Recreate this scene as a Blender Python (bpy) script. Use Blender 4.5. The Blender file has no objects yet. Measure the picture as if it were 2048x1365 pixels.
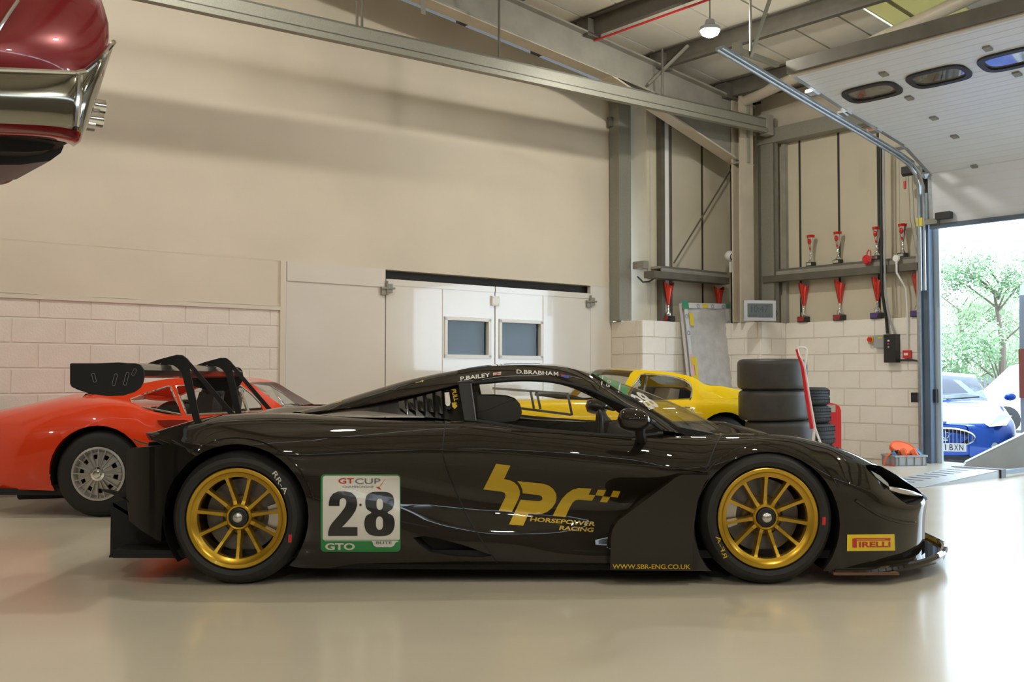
import bpy, bmesh, math, random
from mathutils import Vector, Matrix
from mathutils.bvhtree import BVHTree
random.seed(7)
PI = math.pi
SC = bpy.context.scene
COL = SC.collection
# ---------------------------------------------------------------- camera
F = 2050.0                       # focal length in pixels of the 2048 frame
PITCH = math.atan(72 / 2050)
CAMZ = 1.05
cam_d = bpy.data.cameras.new('camera')
cam_d.sensor_width = 36; cam_d.lens = 36 * F / 2048
cam_d.clip_start = .05; cam_d.clip_end = 300
cam = bpy.data.objects.new('camera', cam_d); COL.objects.link(cam)
cam.location = (0, 0, CAMZ); cam.rotation_euler = (PI / 2 + PITCH, 0, 0)
SC.camera = cam
# ---------------------------------------------------------------- world, exposure
wd = bpy.data.worlds.new('sky'); SC.world = wd; wd.use_nodes = True
bg = wd.node_tree.nodes['Background']
bg.inputs[0].default_value = (.70, .85, 1.0, 1); bg.inputs[1].default_value = 7.0
SC.view_settings.view_transform = 'Standard'; SC.view_settings.look = 'None'
SC.view_settings.gamma = 1; SC.view_settings.use_curve_mapping = False
SC.view_settings.exposure = 0.0
SC.cycles.use_denoising = True
SC.cycles.max_bounces = 10; SC.cycles.transparent_max_bounces = 16; SC.cycles.diffuse_bounces = 5
SC.cycles.glossy_bounces = 5; SC.cycles.sample_clamp_indirect = 8
LAMP = 590.0                     # emission of one high-bay lamp lens
# ---------------------------------------------------------------- pixel helpers
SP, CP = math.sin(PITCH), math.cos(PITCH)
def ray(px, py):
    dx = (px - 1024) / F; dz = (682.5 - py) / F
    return Vector((dx, CP - SP * dz, SP + CP * dz))
def P(px, py, Y):                # point seen at a pixel, at depth Y
    d = ray(px, py); t = Y / d.y
    return Vector((d.x * t, Y, CAMZ + d.z * t))
def PS(pts, Y): return [P(a, b, Y) for a, b in pts]
def proj(v):
    y = v.y * CP + (v.z - CAMZ) * SP; z = -v.y * SP + (v.z - CAMZ) * CP
    return (1024 + F * v.x / y, 682.5 - F * z / y)
def G(px, py):                   # point of the floor seen at a pixel
    d = ray(px, py); t = -CAMZ / d.z
    return Vector((d.x * t, d.y * t, 0))
# room axes: s runs along the long wall towards the door wall, w from the long wall into the room
ANG = math.radians(39.8)
CO = Vector((2.943, 15.136, 0)); U = Vector((math.cos(ANG), math.sin(ANG), 0)); Q = Vector((math.sin(ANG), -math.cos(ANG), 0))
def R(s, w, z=0): return CO + U * s + Q * w + Vector((0, 0, z))
def SW(v): d = Vector((v.x, v.y, 0)) - CO; return d.dot(U), d.dot(Q)
CS, CW = SW(Vector((0, 0, 0)))
def hitW(px, py, w):
    d = ray(px, py); t = (w - CW) / d.dot(Q); return CS + t * d.dot(U), CAMZ + t * d.z
def hitS(px, py, s):
    d = ray(px, py); t = (s - CS) / d.dot(U); return CW + t * d.dot(Q), CAMZ + t * d.z
ROOF0, ROOFK, RIDGE = 5.05, .11, -12.0
def roofz(s): return ROOF0 + ROOFK * (-s if s > RIDGE else s - 2 * RIDGE)
# ---------------------------------------------------------------- materials
MATS = {}
def pbr(name, col, rough=.5, metal=0, coat=0, var=0, vscale=3, bump=0, bscale=40, emit=None, estr=0, spec=.5, coat_r=.03, dirt=None):
    m = bpy.data.materials.new(name); m.use_nodes = True; MATS[name] = m
    nt = m.node_tree; b = nt.nodes['Principled BSDF']
    b.inputs['Base Color'].default_value = (*col, 1); b.inputs['Roughness'].default_value = rough
    b.inputs['Metallic'].default_value = metal; b.inputs['Coat Weight'].default_value = coat
    b.inputs['Coat Roughness'].default_value = coat_r; b.inputs['Specular IOR Level'].default_value = spec
    if emit: b.inputs['Emission Color'].default_value = (*emit, 1); b.inputs['Emission Strength'].default_value = estr
    if var or bump:
        tc = nt.nodes.new('ShaderNodeTexCoord')
    if var:
        n = nt.nodes.new('ShaderNodeTexNoise'); n.inputs['Scale'].default_value = vscale; n.inputs['Detail'].default_value = 5
        nt.links.new(tc.outputs['Object'], n.inputs['Vector'])
        r = nt.nodes.new('ShaderNodeValToRGB')
        d2 = dirt or tuple(c * (1 - var) for c in col)
        r.color_ramp.elements[0].color = (*d2, 1); r.color_ramp.elements[0].position = .3
        r.color_ramp.elements[1].color = (*[min(1, c * (1 + var * .4)) for c in col], 1); r.color_ramp.elements[1].position = .7
        nt.links.new(n.outputs['Fac'], r.inputs['Fac']); nt.links.new(r.outputs['Color'], b.inputs['Base Color'])
    if bump:
        n2 = nt.nodes.new('ShaderNodeTexNoise'); n2.inputs['Scale'].default_value = bscale; n2.inputs['Detail'].default_value = 4
        nt.links.new(tc.outputs['Object'], n2.inputs['Vector'])
        bp = nt.nodes.new('ShaderNodeBump'); bp.inputs['Strength'].default_value = bump; bp.inputs['Distance'].default_value = .01
        nt.links.new(n2.outputs['Fac'], bp.inputs['Height']); nt.links.new(bp.outputs['Normal'], b.inputs['Normal'])
    return m
def glass(name, tint, gloss=.08, rough=.0, ior=1.45):
    m = bpy.data.materials.new(name); m.use_nodes = True; MATS[name] = m
    nt = m.node_tree; nt.nodes.remove(nt.nodes['Principled BSDF']); out = nt.nodes['Material Output']
    t = nt.nodes.new('ShaderNodeBsdfTransparent'); t.inputs[0].default_value = (*tint, 1)
    g = nt.nodes.new('ShaderNodeBsdfGlossy'); g.inputs['Roughness'].default_value = rough
    lw = nt.nodes.new('ShaderNodeLayerWeight'); lw.inputs[0].default_value = .5
    pw = nt.nodes.new('ShaderNodeMath'); pw.operation = 'POWER'; pw.inputs[1].default_value = 4
    f = nt.nodes.new('ShaderNodeMath'); f.operation = 'MULTIPLY_ADD'; f.inputs[1].default_value = .6; f.inputs[2].default_value = (ior - 1) * .09
    nt.links.new(lw.outputs['Facing'], pw.inputs[0]); nt.links.new(pw.outputs[0], f.inputs[0])
    mx = nt.nodes.new('ShaderNodeMixShader')
    nt.links.new(f.outputs[0], mx.inputs[0]); nt.links.new(t.outputs[0], mx.inputs[1]); nt.links.new(g.outputs[0], mx.inputs[2])
    nt.links.new(mx.outputs[0], out.inputs['Surface'])
    return m
pbr('wall_cream', (.66, .59, .475), .5, var=.06, vscale=1.2, bump=.05, bscale=90)
pbr('block_daylit', (.88, .835, .77), .45, var=.04, vscale=5, bump=.2, bscale=70)  # lighter copy of block_paint, daylight near the door put into the colour
pbr('block_paint', (.74, .675, .595), .45, var=.05, vscale=5, bump=.25, bscale=70)
pbr('joint', (.73, .675, .60), .7)
pbr('door_white', (.70, .66, .60), .16, coat=.6, var=.03, vscale=2, bump=.02, bscale=5)
pbr('trim_cream', (.66, .60, .50), .4)
pbr('cladding', (.58, .53, .415), .42, var=.05, vscale=2)
pbr('dark_gap', (.035, .033, .03), .7)
pbr('galv', (.275, .27, .225), .5, metal=.25, var=.14, vscale=90)
pbr('steel_grey', (.30, .285, .245), .5, var=.15, vscale=4)
pbr('steel_cream', (.54, .48, .385), .45, var=.1, vscale=4)
pbr('steel_dark', (.115, .105, .085), .6, var=.2, vscale=5)
pbr('roof_sheet', (.74, .70, .61), .5, var=.10, vscale=1.3)
pbr('floor', (.60, .55, .435), .27, coat=.22, coat_r=.10, var=.08, vscale=.9, bump=.015, bscale=6)
pbr('shutter_white', (.68, .715, .77), .38, var=.03, vscale=3)  # white door with the blue of the daylight put into its colour
pbr('track_steel', (.42, .46, .50), .35, metal=.7, var=.15, vscale=12)
pbr('frame_blue', (.10, .14, .19), .4, var=.1, vscale=5)
pbr('frame_light', (.45, .52, .58), .4)
pbr('black_plastic', (.02, .02, .022), .45)
pbr('rubber', (.016, .0155, .014), .62, var=.2, vscale=14, bump=.06, bscale=60)
pbr('white_paint', (.80, .80, .79), .35)
pbr('slick_rubber', (.040, .038, .034), .5, var=.25, vscale=9)
pbr('red_paint', (.62, .02, .025), .3, coat=.4)
pbr('grey_plastic', (.36, .38, .40), .45)
pbr('chrome', (.86, .86, .87), .06, metal=1)
pbr('silver', (.62, .60, .57), .28, metal=.9)
pbr('asphalt', (.50, .50, .50), .8, var=.1, vscale=4, bump=.2, bscale=80)
glass('clear_glass', (.86, .90, .90), ior=1.15)
def rooflight_mat():
    m = bpy.data.materials.new('rooflight'); m.use_nodes = True; MATS['rooflight'] = m
    nt = m.node_tree; nt.nodes.remove(nt.nodes['Principled BSDF']); out = nt.nodes['Material Output']
    t = nt.nodes.new('ShaderNodeBsdfTransparent'); t.inputs[0].default_value = (.34, .31, .17, 1)
    d = nt.nodes.new('ShaderNodeBsdfDiffuse'); d.inputs[0].default_value = (.75, .66, .42, 1)
    mx = nt.nodes.new('ShaderNodeMixShader'); mx.inputs[0].default_value = .35
    nt.links.new(t.outputs[0], mx.inputs[1]); nt.links.new(d.outputs[0], mx.inputs[2]); nt.links.new(mx.outputs[0], out.inputs['Surface'])
rooflight_mat()
def lamp_mat():
    m = bpy.data.materials.new('lamp_lens'); m.use_nodes = True; MATS['lamp_lens'] = m
    nt = m.node_tree; nt.nodes.remove(nt.nodes['Principled BSDF']); e = nt.nodes.new('ShaderNodeEmission')
    e.inputs[0].default_value = (1, .96, .85, 1); e.inputs[1].default_value = LAMP
    nt.links.new(e.outputs[0], nt.nodes['Material Output'].inputs['Surface'])
lamp_mat()
# ---------------------------------------------------------------- mesh builder
class MB:
    def __init__(s): s.v = []; s.f = []; s.mir = None
    def add(s, vs, fs):
        n = len(s.v); s.v += [tuple(v) for v in vs]; s.f += [tuple(i + n for i in f) for f in fs]; return s
    def hexa(s, p): return s.add(p, [(0, 3, 2, 1), (4, 5, 6, 7), (0, 1, 5, 4), (1, 2, 6, 5), (2, 3, 7, 6), (3, 0, 4, 7)])
    def box(s, x0, x1, y0, y1, z0, z1):
        return s.hexa([(x0, y0, z0), (x1, y0, z0), (x1, y1, z0), (x0, y1, z0), (x0, y0, z1), (x1, y0, z1), (x1, y1, z1), (x0, y1, z1)])
    def rbox(s, s0, s1, w0, w1, z0, z1):
        return s.hexa([R(s0, w0, z0), R(s1, w0, z0), R(s1, w1, z0), R(s0, w1, z0), R(s0, w0, z1), R(s1, w0, z1), R(s1, w1, z1), R(s0, w1, z1)])
    def prism(s, pts, vec):
        pts = [Vector(p) for p in pts]; vec = Vector(vec); n = len(pts)
        return s.add(pts + [p + vec for p in pts], [tuple(range(n))[::-1], tuple(range(n, 2 * n))] + [(i, (i + 1) % n, n + (i + 1) % n, n + i) for i in range(n)])
    def bar(s, a, b, w, h, up=(0, 0, 1)):      # square bar between two points
        a = Vector(a); b = Vector(b); d = (b - a).normalized(); x = d.cross(Vector(up))
        if x.length < 1e-4: x = d.cross(Vector((1, 0, 0)))
        x = x.normalized() * w / 2; y = x.cross(d).normalized() * h / 2
        return s.hexa([a - x - y, a + x - y, a + x + y, a - x + y, b - x - y, b + x - y, b + x + y, b - x + y])
    def tube(s, path, r, n=10, closed=False):
        path = [Vector(p) for p in path]; k = len(path); rings = []
        rr = r if isinstance(r, (list, tuple)) else [r] * k
        prev = None
        for i, p in enumerate(path):
            a = path[i - 1] if (i or closed) else p; b = path[(i + 1) % k] if (i < k - 1 or closed) else p
            d = (b - a).normalized()
            x = d.cross(Vector((0, 0, 1))) if prev is None else prev - d * prev.dot(d)
            if x.length < 1e-4: x = d.cross(Vector((1, .3, 0)))
            x.normalize(); prev = x; y = d.cross(x)
            rings.append([p + (x * math.cos(2 * PI * j / n) + y * math.sin(2 * PI * j / n)) * rr[i] for j in range(n)])
        vs = [v for rg in rings for v in rg]; fs = []
        for i in range(k if closed else k - 1):
            i2 = (i + 1) % k
            fs += [(i * n + j, i * n + (j + 1) % n, i2 * n + (j + 1) % n, i2 * n + j) for j in range(n)]
        if not closed: fs += [tuple(range(n))[::-1], tuple(range((k - 1) * n, k * n))]
        return s.add(vs, fs)
    def lathe(s, prof, o=(0, 0, 0), ax=(0, 0, 1), n=24, a0=0, a1=2 * PI):
        o = Vector(o); ax = Vector(ax).normalized(); x = ax.orthogonal().normalized() if abs(ax.z) < .99 else Vector((1, 0, 0)); y = ax.cross(x)
        if abs(ax.z) < .01: x = Vector((ax.y, -ax.x, 0)).normalized(); y = Vector((0, 0, 1))
        full = abs(a1 - a0 - 2 * PI) < 1e-6; m = n if full else n + 1; k = len(prof)
        vs = [o + ax * h + (x * math.cos(a0 + (a1 - a0) * j / n) + y * math.sin(a0 + (a1 - a0) * j / n)) * r for r, h in prof for j in range(m)]
        fs = [(i * m + j, i * m + (j + 1) % m, (i + 1) * m + (j + 1) % m, (i + 1) * m + j) for i in range(k - 1) for j in range(n)]
        return s.add(vs, fs)
    def grid(s, rows):
        k = len(rows[0])
        return s.add([p for r in rows for p in r], [(i * k + j, i * k + j + 1, (i + 1) * k + j + 1, (i + 1) * k + j) for i in range(len(rows) - 1) for j in range(k - 1)])
    def blob(s, c, r, n=12, m=8, f=None):      # ellipsoid
        c = Vector(c); rows = []
        for i in range(m + 1):
            t = PI * i / m
            rows.append([c + Vector((r[0] * math.sin(t) * math.cos(2 * PI * j / n), r[1] * math.sin(t) * math.sin(2 * PI * j / n), r[2] * math.cos(t))) for j in range(n + 1)])
        return s.grid(rows)
    def mesh(s, name, mat, smooth=35, weld=1e-5):
        me = bpy.data.meshes.new(name); me.from_pydata(s.v, [], s.f); me.update()
        bm = bmesh.new(); bm.from_mesh(me)
        if weld: bmesh.ops.remove_doubles(bm, verts=bm.verts, dist=weld)
        bmesh.ops.dissolve_degenerate(bm, dist=1e-6, edges=bm.edges)
        bmesh.ops.recalc_face_normals(bm, faces=bm.faces); bm.to_mesh(me); bm.free()
        finish(me, mat, smooth); return me
    def build(s, name, mat, parent=None, smooth=35, weld=1e-5):
        o = link(name, s.mesh(name, mat, smooth, weld), parent)
        if s.mir:                 # the other side of a symmetrical thing is an object of its own
            t = MB(); t.v = [tuple(s.mir(p)) for p in s.v]; t.f = s.f; t.build(name, mat, parent, smooth, weld)
        return o
def finish(me, mat, smooth=35):
    me.materials.append(MATS[mat] if isinstance(mat, str) else mat)
    if smooth:
        for p in me.polygons: p.use_smooth = True
        me.set_sharp_from_angle(angle=math.radians(smooth))
def link(name, me, parent=None):
    o = bpy.data.objects.new(name, me); COL.objects.link(o)
    if parent is not None:
        o.parent = parent; o.matrix_parent_inverse = world_of(parent).inverted()
    return o
def world_of(o):
    m = o.matrix_basis.copy()
    return world_of(o.parent) @ o.matrix_parent_inverse @ m if o.parent else m
def tag(o, label, cat, group=None):
    o['label'] = label; o['category'] = cat
    if group: o['group'] = group
    return o
def thing(name, label, cat, loc=(0, 0, 0), rz=0, group=None):
    o = bpy.data.objects.new(name, None); COL.objects.link(o); o.empty_display_size = .1
    o.location = loc; o.rotation_euler = (0, 0, rz); return tag(o, label, cat, group)
def struct(o): o['kind'] = 'structure'; return o
def dup(root, loc, rz=None, label=None):
    r = root.copy(); COL.objects.link(r); r.location = loc
    if rz is not None: r.rotation_euler.z = rz
    if label: r['label'] = label
    for ch in root.children:
        c = ch.copy(); COL.objects.link(c); c.parent = r
        for g in ch.children:
            d = g.copy(); COL.objects.link(d); d.parent = c
    return r
# ================================================================ ROOM
SMIN, WMAX = -24.0, 17.0
struct(MB().rbox(SMIN, .12, -.3, WMAX, -.2, 0).build('floor', 'floor', smooth=0))
struct(MB().add([R(s_, w_, z_) for s_, z_ in ((.12, 0), (.45, -.01), (1.1, -.24), (60, -.24)) for w_ in (-40, 60)], [(0, 1, 3, 2), (2, 3, 5, 4), (4, 5, 7, 6)]).build('ground', 'asphalt', smooth=0))
# -------- long wall: painted board above, block below, doors
WEND = -2.05
def wallprofile(s0, s1, w0, w1, z0):
    m = MB(); a, b = roofz(s0) - .28, roofz(s1) - .28
    pts = [(s0, z0), (s1, z0), (s1, b)] + ([(RIDGE, roofz(RIDGE) - .28)] if s0 < RIDGE < s1 else []) + [(s0, a)]
    m.prism([R(s, w0, z) for s, z in pts], Q * (w1 - w0)); return m
DL, DM, DC, DR = hitW(573, 530, 0)[0], hitW(771.5, 545, 0)[0], hitW(990, 562, 0)[0], hitW(1181, 578, 0)[0]
wb = struct(wallprofile(SMIN, WEND, -.25, 0, 2.26).build('wall_back', 'wall_cream', smooth=0))
MB().rbox(SMIN, DL - .05, -.25, -.006, 0, 2.26).build('backing', 'joint', wb, 0)
MB().rbox(SMIN, .4, -1.3, -1.2, 3.5, 7).rbox(SMIN, .4, -1.3, -.2, 7, 7.1).build('sky_block_board', 'dark_gap', wb, 0)  # dark board and lid added to block sky leaking over the wall
MB().rbox(SMIN, DL - .06, -.04, .0, 1.77, 2.262).build('board', 'wall_cream', wb, 0)
MB().rbox(SMIN, DL - .055, -.03, .018, 1.745, 1.785).build('ledge', 'trim_cream', wb, 0)
MB().rbox(DL - .075, DL - .012, -.03, .02, 0, 2.262).build('jamb', 'trim_cream', wb, 0)
MB().rbox(DL - .06, WEND, -.25, -.12, 0, 2.262).build('recess', 'dark_gap', wb, 0)
# blocks
BLK = {}
def block_mesh(wd, th, h, mat):
    k = (round(wd, 3), th, round(h, 3), mat)
    if k not in BLK:
        m = MB(); b = .006; x, z = wd / 2, h / 2
        o = [(-x, 0, -z), (x, 0, -z), (x, 0, z), (-x, 0, z)]; i = [(-x + b, -th, -z + b), (x - b, -th, -z + b), (x - b, -th, z - b), (-x + b, -th, z - b)]
        m.add(o + i, [(4, 5, 6, 7), (0, 1, 5, 4), (1, 2, 6, 5), (2, 3, 7, 6), (3, 0, 4, 7), (3, 2, 1, 0)])
        BLK[k] = m.mesh('block', mat, 0)
    return BLK[k]
def blocks(parent, axis, fixed, a0, a1, z0, z1, shift=0, th=.035, mat='block_paint'):
    """axis 's': face looks along +w at w=fixed; axis 'w': face looks along -s at s=fixed"""
    nrow = int(round((z1 - z0) / .225))
    for r in range(nrow):
        z = z0 + r * .225 + .1125; x = a0 - (.225 if (r + shift) % 2 else 0)
        while x < a1 - .02:
            b0, b1 = max(x, a0), min(x + .45, a1)
            if b1 - b0 > .04:
                o = link('block', block_mesh(b1 - b0 - .008, th, .217, mat), parent)
                c = (b0 + b1) / 2
                if axis == 's': p, rz = R(c, fixed - th, z), ANG
                else: p, rz = R(fixed + th, c, z), ANG - PI / 2
                if axis == 's': p = R(c, fixed - th, z)
                o.matrix_basis = Matrix.Translation(p) @ Matrix.Rotation(rz, 4, 'Z')
                o.matrix_parent_inverse = world_of(parent).inverted()
            x += .45
blocks(wb, 's', 0, -10.47, DL - .077, 0, 1.8, 0)
# doors of the long wall
def leaf(name, s0, s1, z1, win=None, w=-.02):
    m = MB()
    if win:
        a, b, c, d = win
        for q in ((s0, a, 0, z1), (b, s1, 0, z1), (a, b, 0, c), (a, b, d, z1)): m.rbox(q[0], q[1], w - .06, w, q[2], q[3])
    else: m.rbox(s0, s1, w - .06, w, 0, z1)
    o = struct(m.build(name, 'door_white', smooth=0))
    if win:
        f = MB(); e = .03
        for q in ((a - .01, b + .01, d - e, d + .012), (a - .01, b + .01, c - .012, c + e), (a - .01, a + e, c, d), (b - e, b + .01, c, d)): f.rbox(q[0], q[1], w - .05, w + .014, q[2], q[3])
        f.build('window_frame', 'white_paint', o, 0)
        MB().rbox(a + .02, b - .02, w - .035, w - .028, c + .02, d - .02).build('pane', 'clear_glass', o, 0)
        MB().rbox(a + .02, b - .02, w - .095, w - .09, c + .0, d - .0).build('dark_room_sheet', 'dark_room', o, 0)  # dark sheet standing in for the unlit room behind the pane
    return o
pbr('dark_room', (.13, .15, .21), .5, var=.35, vscale=2.5)
d1 = leaf('door_1', DL, DM - .008, 2.262, w=0)
MB().rbox(DL + .002, DM - .01, -.01, .012, 2.06, 2.262).build('top_rail', 'door_white', d1, 0)
W1 = (hitW(890, 636, 0)[0], hitW(980, 714, 0)[0], 1.285, 1.752); W2 = (hitW(999, 641, 0)[0], hitW(1084, 716, 0)[0], 1.285, 1.752)
d2 = leaf('door_2', DM + .008, DC - .008, 2.155, W1, w=.0); d3 = leaf('door_3', DC + .008, DR - .005, 2.155, W2, w=.0)
for d, a, b in ((d2, DM + .008, DC - .008), (d3, DC + .008, DR - .005)):
    MB().rbox(a, b, -.002, .006, 2.085, 2.155).build('top_rail', 'door_white', d, 0)
for d, s_ in ((d2, hitW(885, 600, 0)[0]), (d3, hitW(1086, 600, 0)[0])):
    MB().rbox(s_ - .004, s_ + .004, -.001, .004, .1, 2.08).build('panel_joint', 'trim_cream', d, 0)
d4 = leaf('door_4', DR + .0, WEND, 2.262, w=.0)
for d, s_, z_ in ((d2, DM + .0, 2.03), (d3, DR - .02, 2.03)):
    h = MB().rbox(s_ - .07, s_ - .01, 0, .03, z_ - .06, z_ + .03).rbox(s_ + .01, s_ + .075, 0, .03, z_ - .03, z_ + .07)
    h.tube([R(s_ - .08, .035, z_ + .01), R(s_ + .1, .035, z_ + .02)], .012).tube([R(s_, .03, z_ - .06), R(s_, .03, z_ + .1)], .014)
    h.build('hinge', 'galv', d)
lk = MB().rbox(DC - .06, DC + .05, .0, .03, 1.92, 2.04)
for a in (-.04, .03):
    for z in (1.94, 2.02): lk.rbox(DC + a - .006, DC + a + .006, .03, .036, z - .006, z + .006)
lk.build('lock_plate', 'white_paint', d3, 0)
# -------- return + bay wall (outer cladding) + end wall
BAYB, BAYC = .57, .38
wbay = struct(MB().rbox(-1.76, .3, BAYC - .3, BAYC - .05, 0, 5.0).build('wall_bay', 'dark_gap', smooth=0))
MB().rbox(-2.08, .1, .0, BAYB - .006, 0, 1.79).build('backing', 'joint', wbay, 0)
blocks(wbay, 's', BAYB, -2.09, -.4, 0, 1.8, 0, mat='block_daylit')
blocks(wbay, 'w', -2.09, 0, BAYB - .002, 0, 1.8, 1, th=.03)
MB().rbox(-1.79, -1.72, -.25, .38, 1.8, 4.9).build('return_panel', 'cladding', wbay, 0)
js = [-1.75] + [hitW(p, 400, BAYC)[0] for p in (1404, 1462)] + [.06]
for a, b in zip(js, js[1:]):
    MB().rbox(a + .014, b - .014, BAYC - .05, BAYC, 1.78, 4.95).build('cladding_panel', 'cladding', wbay, 0)
    if a > -1.7: MB().rbox(a - .018, a + .018, BAYC - .04, BAYC + .003, 1.78, 4.95).build('joint_strip', 'dark_gap', wbay, 0)
# steelwork of the bay: galvanised post, white channel post, rails
def hsec(name, mat, s0, s1, w0, w1, z0, z1, parent=None, t=.02, along='w'):
    m = MB()                     # H-section column, flanges facing w
    m.rbox(s0, s1, w1 - t, w1, z0, z1).rbox(s0, s1, w0, w0 + t, z0, z1).rbox((s0 + s1) / 2 - t / 2, (s0 + s1) / 2 + t / 2, w0 + t, w1 - t, z0, z1)
    return m.build(name, mat, parent, 0)
g0, g1 = hitW(1238, 400, .2)[0], hitW(1258, 400, .2)[0]
gp = thing('steel_post', 'galvanised steel post at the end of the painted long wall', 'post', R(g0, .1, 1.8))
MB().rbox(g0, g1, .18, .20, 1.8, 4.75).rbox(g1 - .02, g1 + .06, .14, .18, 1.8, 4.75).rbox(g0, g1, .03, .05, 1.8, 4.75).rbox(g0, g0 + .02, .05, .18, 1.8, 4.75).build('channel', 'galv', gp, 0)
MB().rbox(g0 - .02, g1 + .02, .02, .22, 4.75, 4.78).build('cap_plate', 'steel_grey', gp, 0)
MB().rbox(g0 - .05, g0 - .002, .03, .1, 4.42, 4.55).build('cleat', 'steel_dark', gp, 0)
c0 = hitW(1323, 400, .47)[0]; c1 = hitW(1346, 400, .47)[0]
cp = thing('channel_post', 'slim grey and white channel post beside the diagonal brace rod', 'post', R(c0, .4, 1.8))
MB().rbox(c0, c0 + .07, .36, .47, 1.8, 4.72).build('web', 'steel_dark', cp, 0)
MB().rbox(c0 + .072, c1 - .06, .36, .45, 1.8, 4.72).build('white_face', 'white_paint', cp, 0)
MB().rbox(c1 - .06, c1 - .02, .36, .47, 1.8, 4.72).build('flange', 'steel_dark', cp, 0)
a = hitW(1348, 526, .52); b = hitW(1468, 330, .52)
tag(MB().bar(R(a[0], .52, a[1]), R(b[0], .52, b[1]), .02, .014).build('brace_rod', 'steel_dark', smooth=0), 'thin diagonal steel brace across the cladding above the bay shelf', 'brace')
def rail(name, pts, mat):        # box along points list of hexa
    pass
# shelf rails (Z purlins): bay and end wall
sr = thing('shelf_rail', 'dark steel rail on the short bay wall beneath the camera', 'rail', R(-1.2, .7, 2.36))
s0 = hitW(1308, 545, .66)[0]
MB().rbox(-1.72, -.35, .38, .58, 2.50, 2.53).rbox(-1.72, -.35, .56, .58, 2.44, 2.53).build('top_flange', 'steel_grey', sr, 0)
MB().rbox(s0, -.4, .48, .66, 2.355, 2.445).build('web', 'steel_dark', sr, 0)
MB().rbox(-1.9, -1.8, .22, .42, 2.50, 2.60).build('cable_tray', 'steel_grey', sr, 0)
MB().tube([R(-1.84, .25, 2.40), R(-1.84, .35, 2.32), R(-1.83, .45, 2.32), R(-1.8, .62, 2.40)], .012, 6).build('cable', 'black_plastic', sr)
# end wall
DOORW = 3.38
we = struct(MB().rbox(.1, .3, .2, DOORW, 0, 5.0).rbox(.1, .3, 8.2, WMAX, 0, 5.0).rbox(.1, .3, DOORW, 8.2, 3.7, 5.0).build('wall_end', 'dark_gap', smooth=0))
MB().rbox(.006, .1, 1.0, 3.34, 0, 1.795).build('backing', 'joint', we, 0)
blocks(we, 'w', 0, 1.3, 3.35, 0, 1.8, 1, mat='block_daylit')
# corner pier
MB().rbox(-.544, .1, .5, 1.299, 0, 1.795).build('backing', 'joint', we, 0)
blocks(we, 'w', -.55, BAYB, 1.30, 0, 1.8, 0, th=.035, mat='block_daylit')
blocks(we, 's', 1.305, -.55, .0, 0, 1.8, 1, mat='block_daylit')
jw = [.5] + [hitS(p, 400, .05)[0] for p in (1600, 1678, 1757)]; jw += [jw[-1] + .585]
for a, b in zip(jw, jw[1:]):
    MB().rbox(.05, .1, a + .012, b - .012, 1.78, 4.95).build('cladding_panel', 'cladding', we, 0)
    if a > .6: MB().rbox(.047, .1, a - .016, a + .016, 1.78, 4.95).build('joint_strip', 'dark_gap', we, 0)
MB().rbox(.04, .1, 8.2, WMAX, 0, 4.95).build('inner_face', 'cladding', we, 0)
MB().rbox(.04, .1, 2.93, 2.99, 1.8, 4.3).build('cover_strip', 'cladding', we, 0)
er = thing('shelf_rail', 'dark steel rail on the cladding beside the roller door', 'rail', R(0, 2.2, 2.36))
MB().rbox(-.12, .06, 1.05, 3.33, 2.505, 2.535).rbox(-.12, -.10, 1.05, 3.33, 2.44, 2.535).build('top_flange', 'steel_grey', er, 0)
MB().rbox(-.17, -.02, 1.05, 3.33, 2.36, 2.45).build('web', 'steel_dark', er, 0)
# portal column, corner post, rafter, haunch
k0, k1 = hitW(1480, 300, 1.05)[0], hitW(1506, 300, 1.05)[0]
pc = thing('portal_column', 'cream steel portal column standing in the corner of the room', 'column', R(-.45, .9, 0))
hsec('column_section', 'steel_cream', k0, k1, .90, 1.05, 1.8, 4.95, pc)
MB().rbox(k0, k1 + .04, .90, 1.04, 3.98, 4.0).build('stiffener', 'steel_grey', pc, 0)
RK = ROOFK
def rz_(s): return 4.83 - RK * s   # rafter top
def rafter(w, parent_label, s_end=RIDGE, name='rafter', haunch=True):
    t = thing(name, parent_label, 'beam', R(-.4, w, 4.4))
    D = .42
    m = MB()
    for (dz0, dz1, hw) in ((-.022, 0, .10), (-D, -D + .022, .10), (-D + .022, -.022, .008)):
        a = [R(-.2, w - hw, rz_(-.2) + dz0), R(-.2, w + hw, rz_(-.2) + dz0), R(-.2, w + hw, rz_(-.2) + dz1), R(-.2, w - hw, rz_(-.2) + dz1)]
        b = [R(s_end, w - hw, rz_(s_end) + dz0), R(s_end, w + hw, rz_(s_end) + dz0), R(s_end, w + hw, rz_(s_end) + dz1), R(s_end, w - hw, rz_(s_end) + dz1)]
        m.hexa(a + b)
    m.build('i_section', 'steel_grey', t, 0)
    if haunch:
        h = MB(); A0 = (-.5, 4.02); B0 = (-3.05, rz_(-3.05) - D)
        h.prism([R(A0[0], w - .01, A0[1]), R(B0[0], w - .01, B0[1]), R(-.5, w - .01, rz_(-.5) - D)], Q * .02)
        h.build('haunch_web', 'steel_grey', t, 0)
        MB().bar(R(A0[0], w, A0[1]), R(B0[0], w, B0[1]), .20, .022).build('haunch_flange', 'steel_cream', t, 0)
        fm = MB().bar(R(B0[0] + .1, w, B0[1] - .012), R(-9, w, rz_(-9) - D - .012), .20, .012); fm.build('lower_flange', 'steel_cream', t, 0)
    return t
rafter(.88, 'deep grey steel rafter with tapered haunch over the bay wall')
hp = MB().rbox(-.5, -.46, .88, 1.08, 4.0, 4.9).build('end_plate', 'steel_grey', pc, 0)
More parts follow.
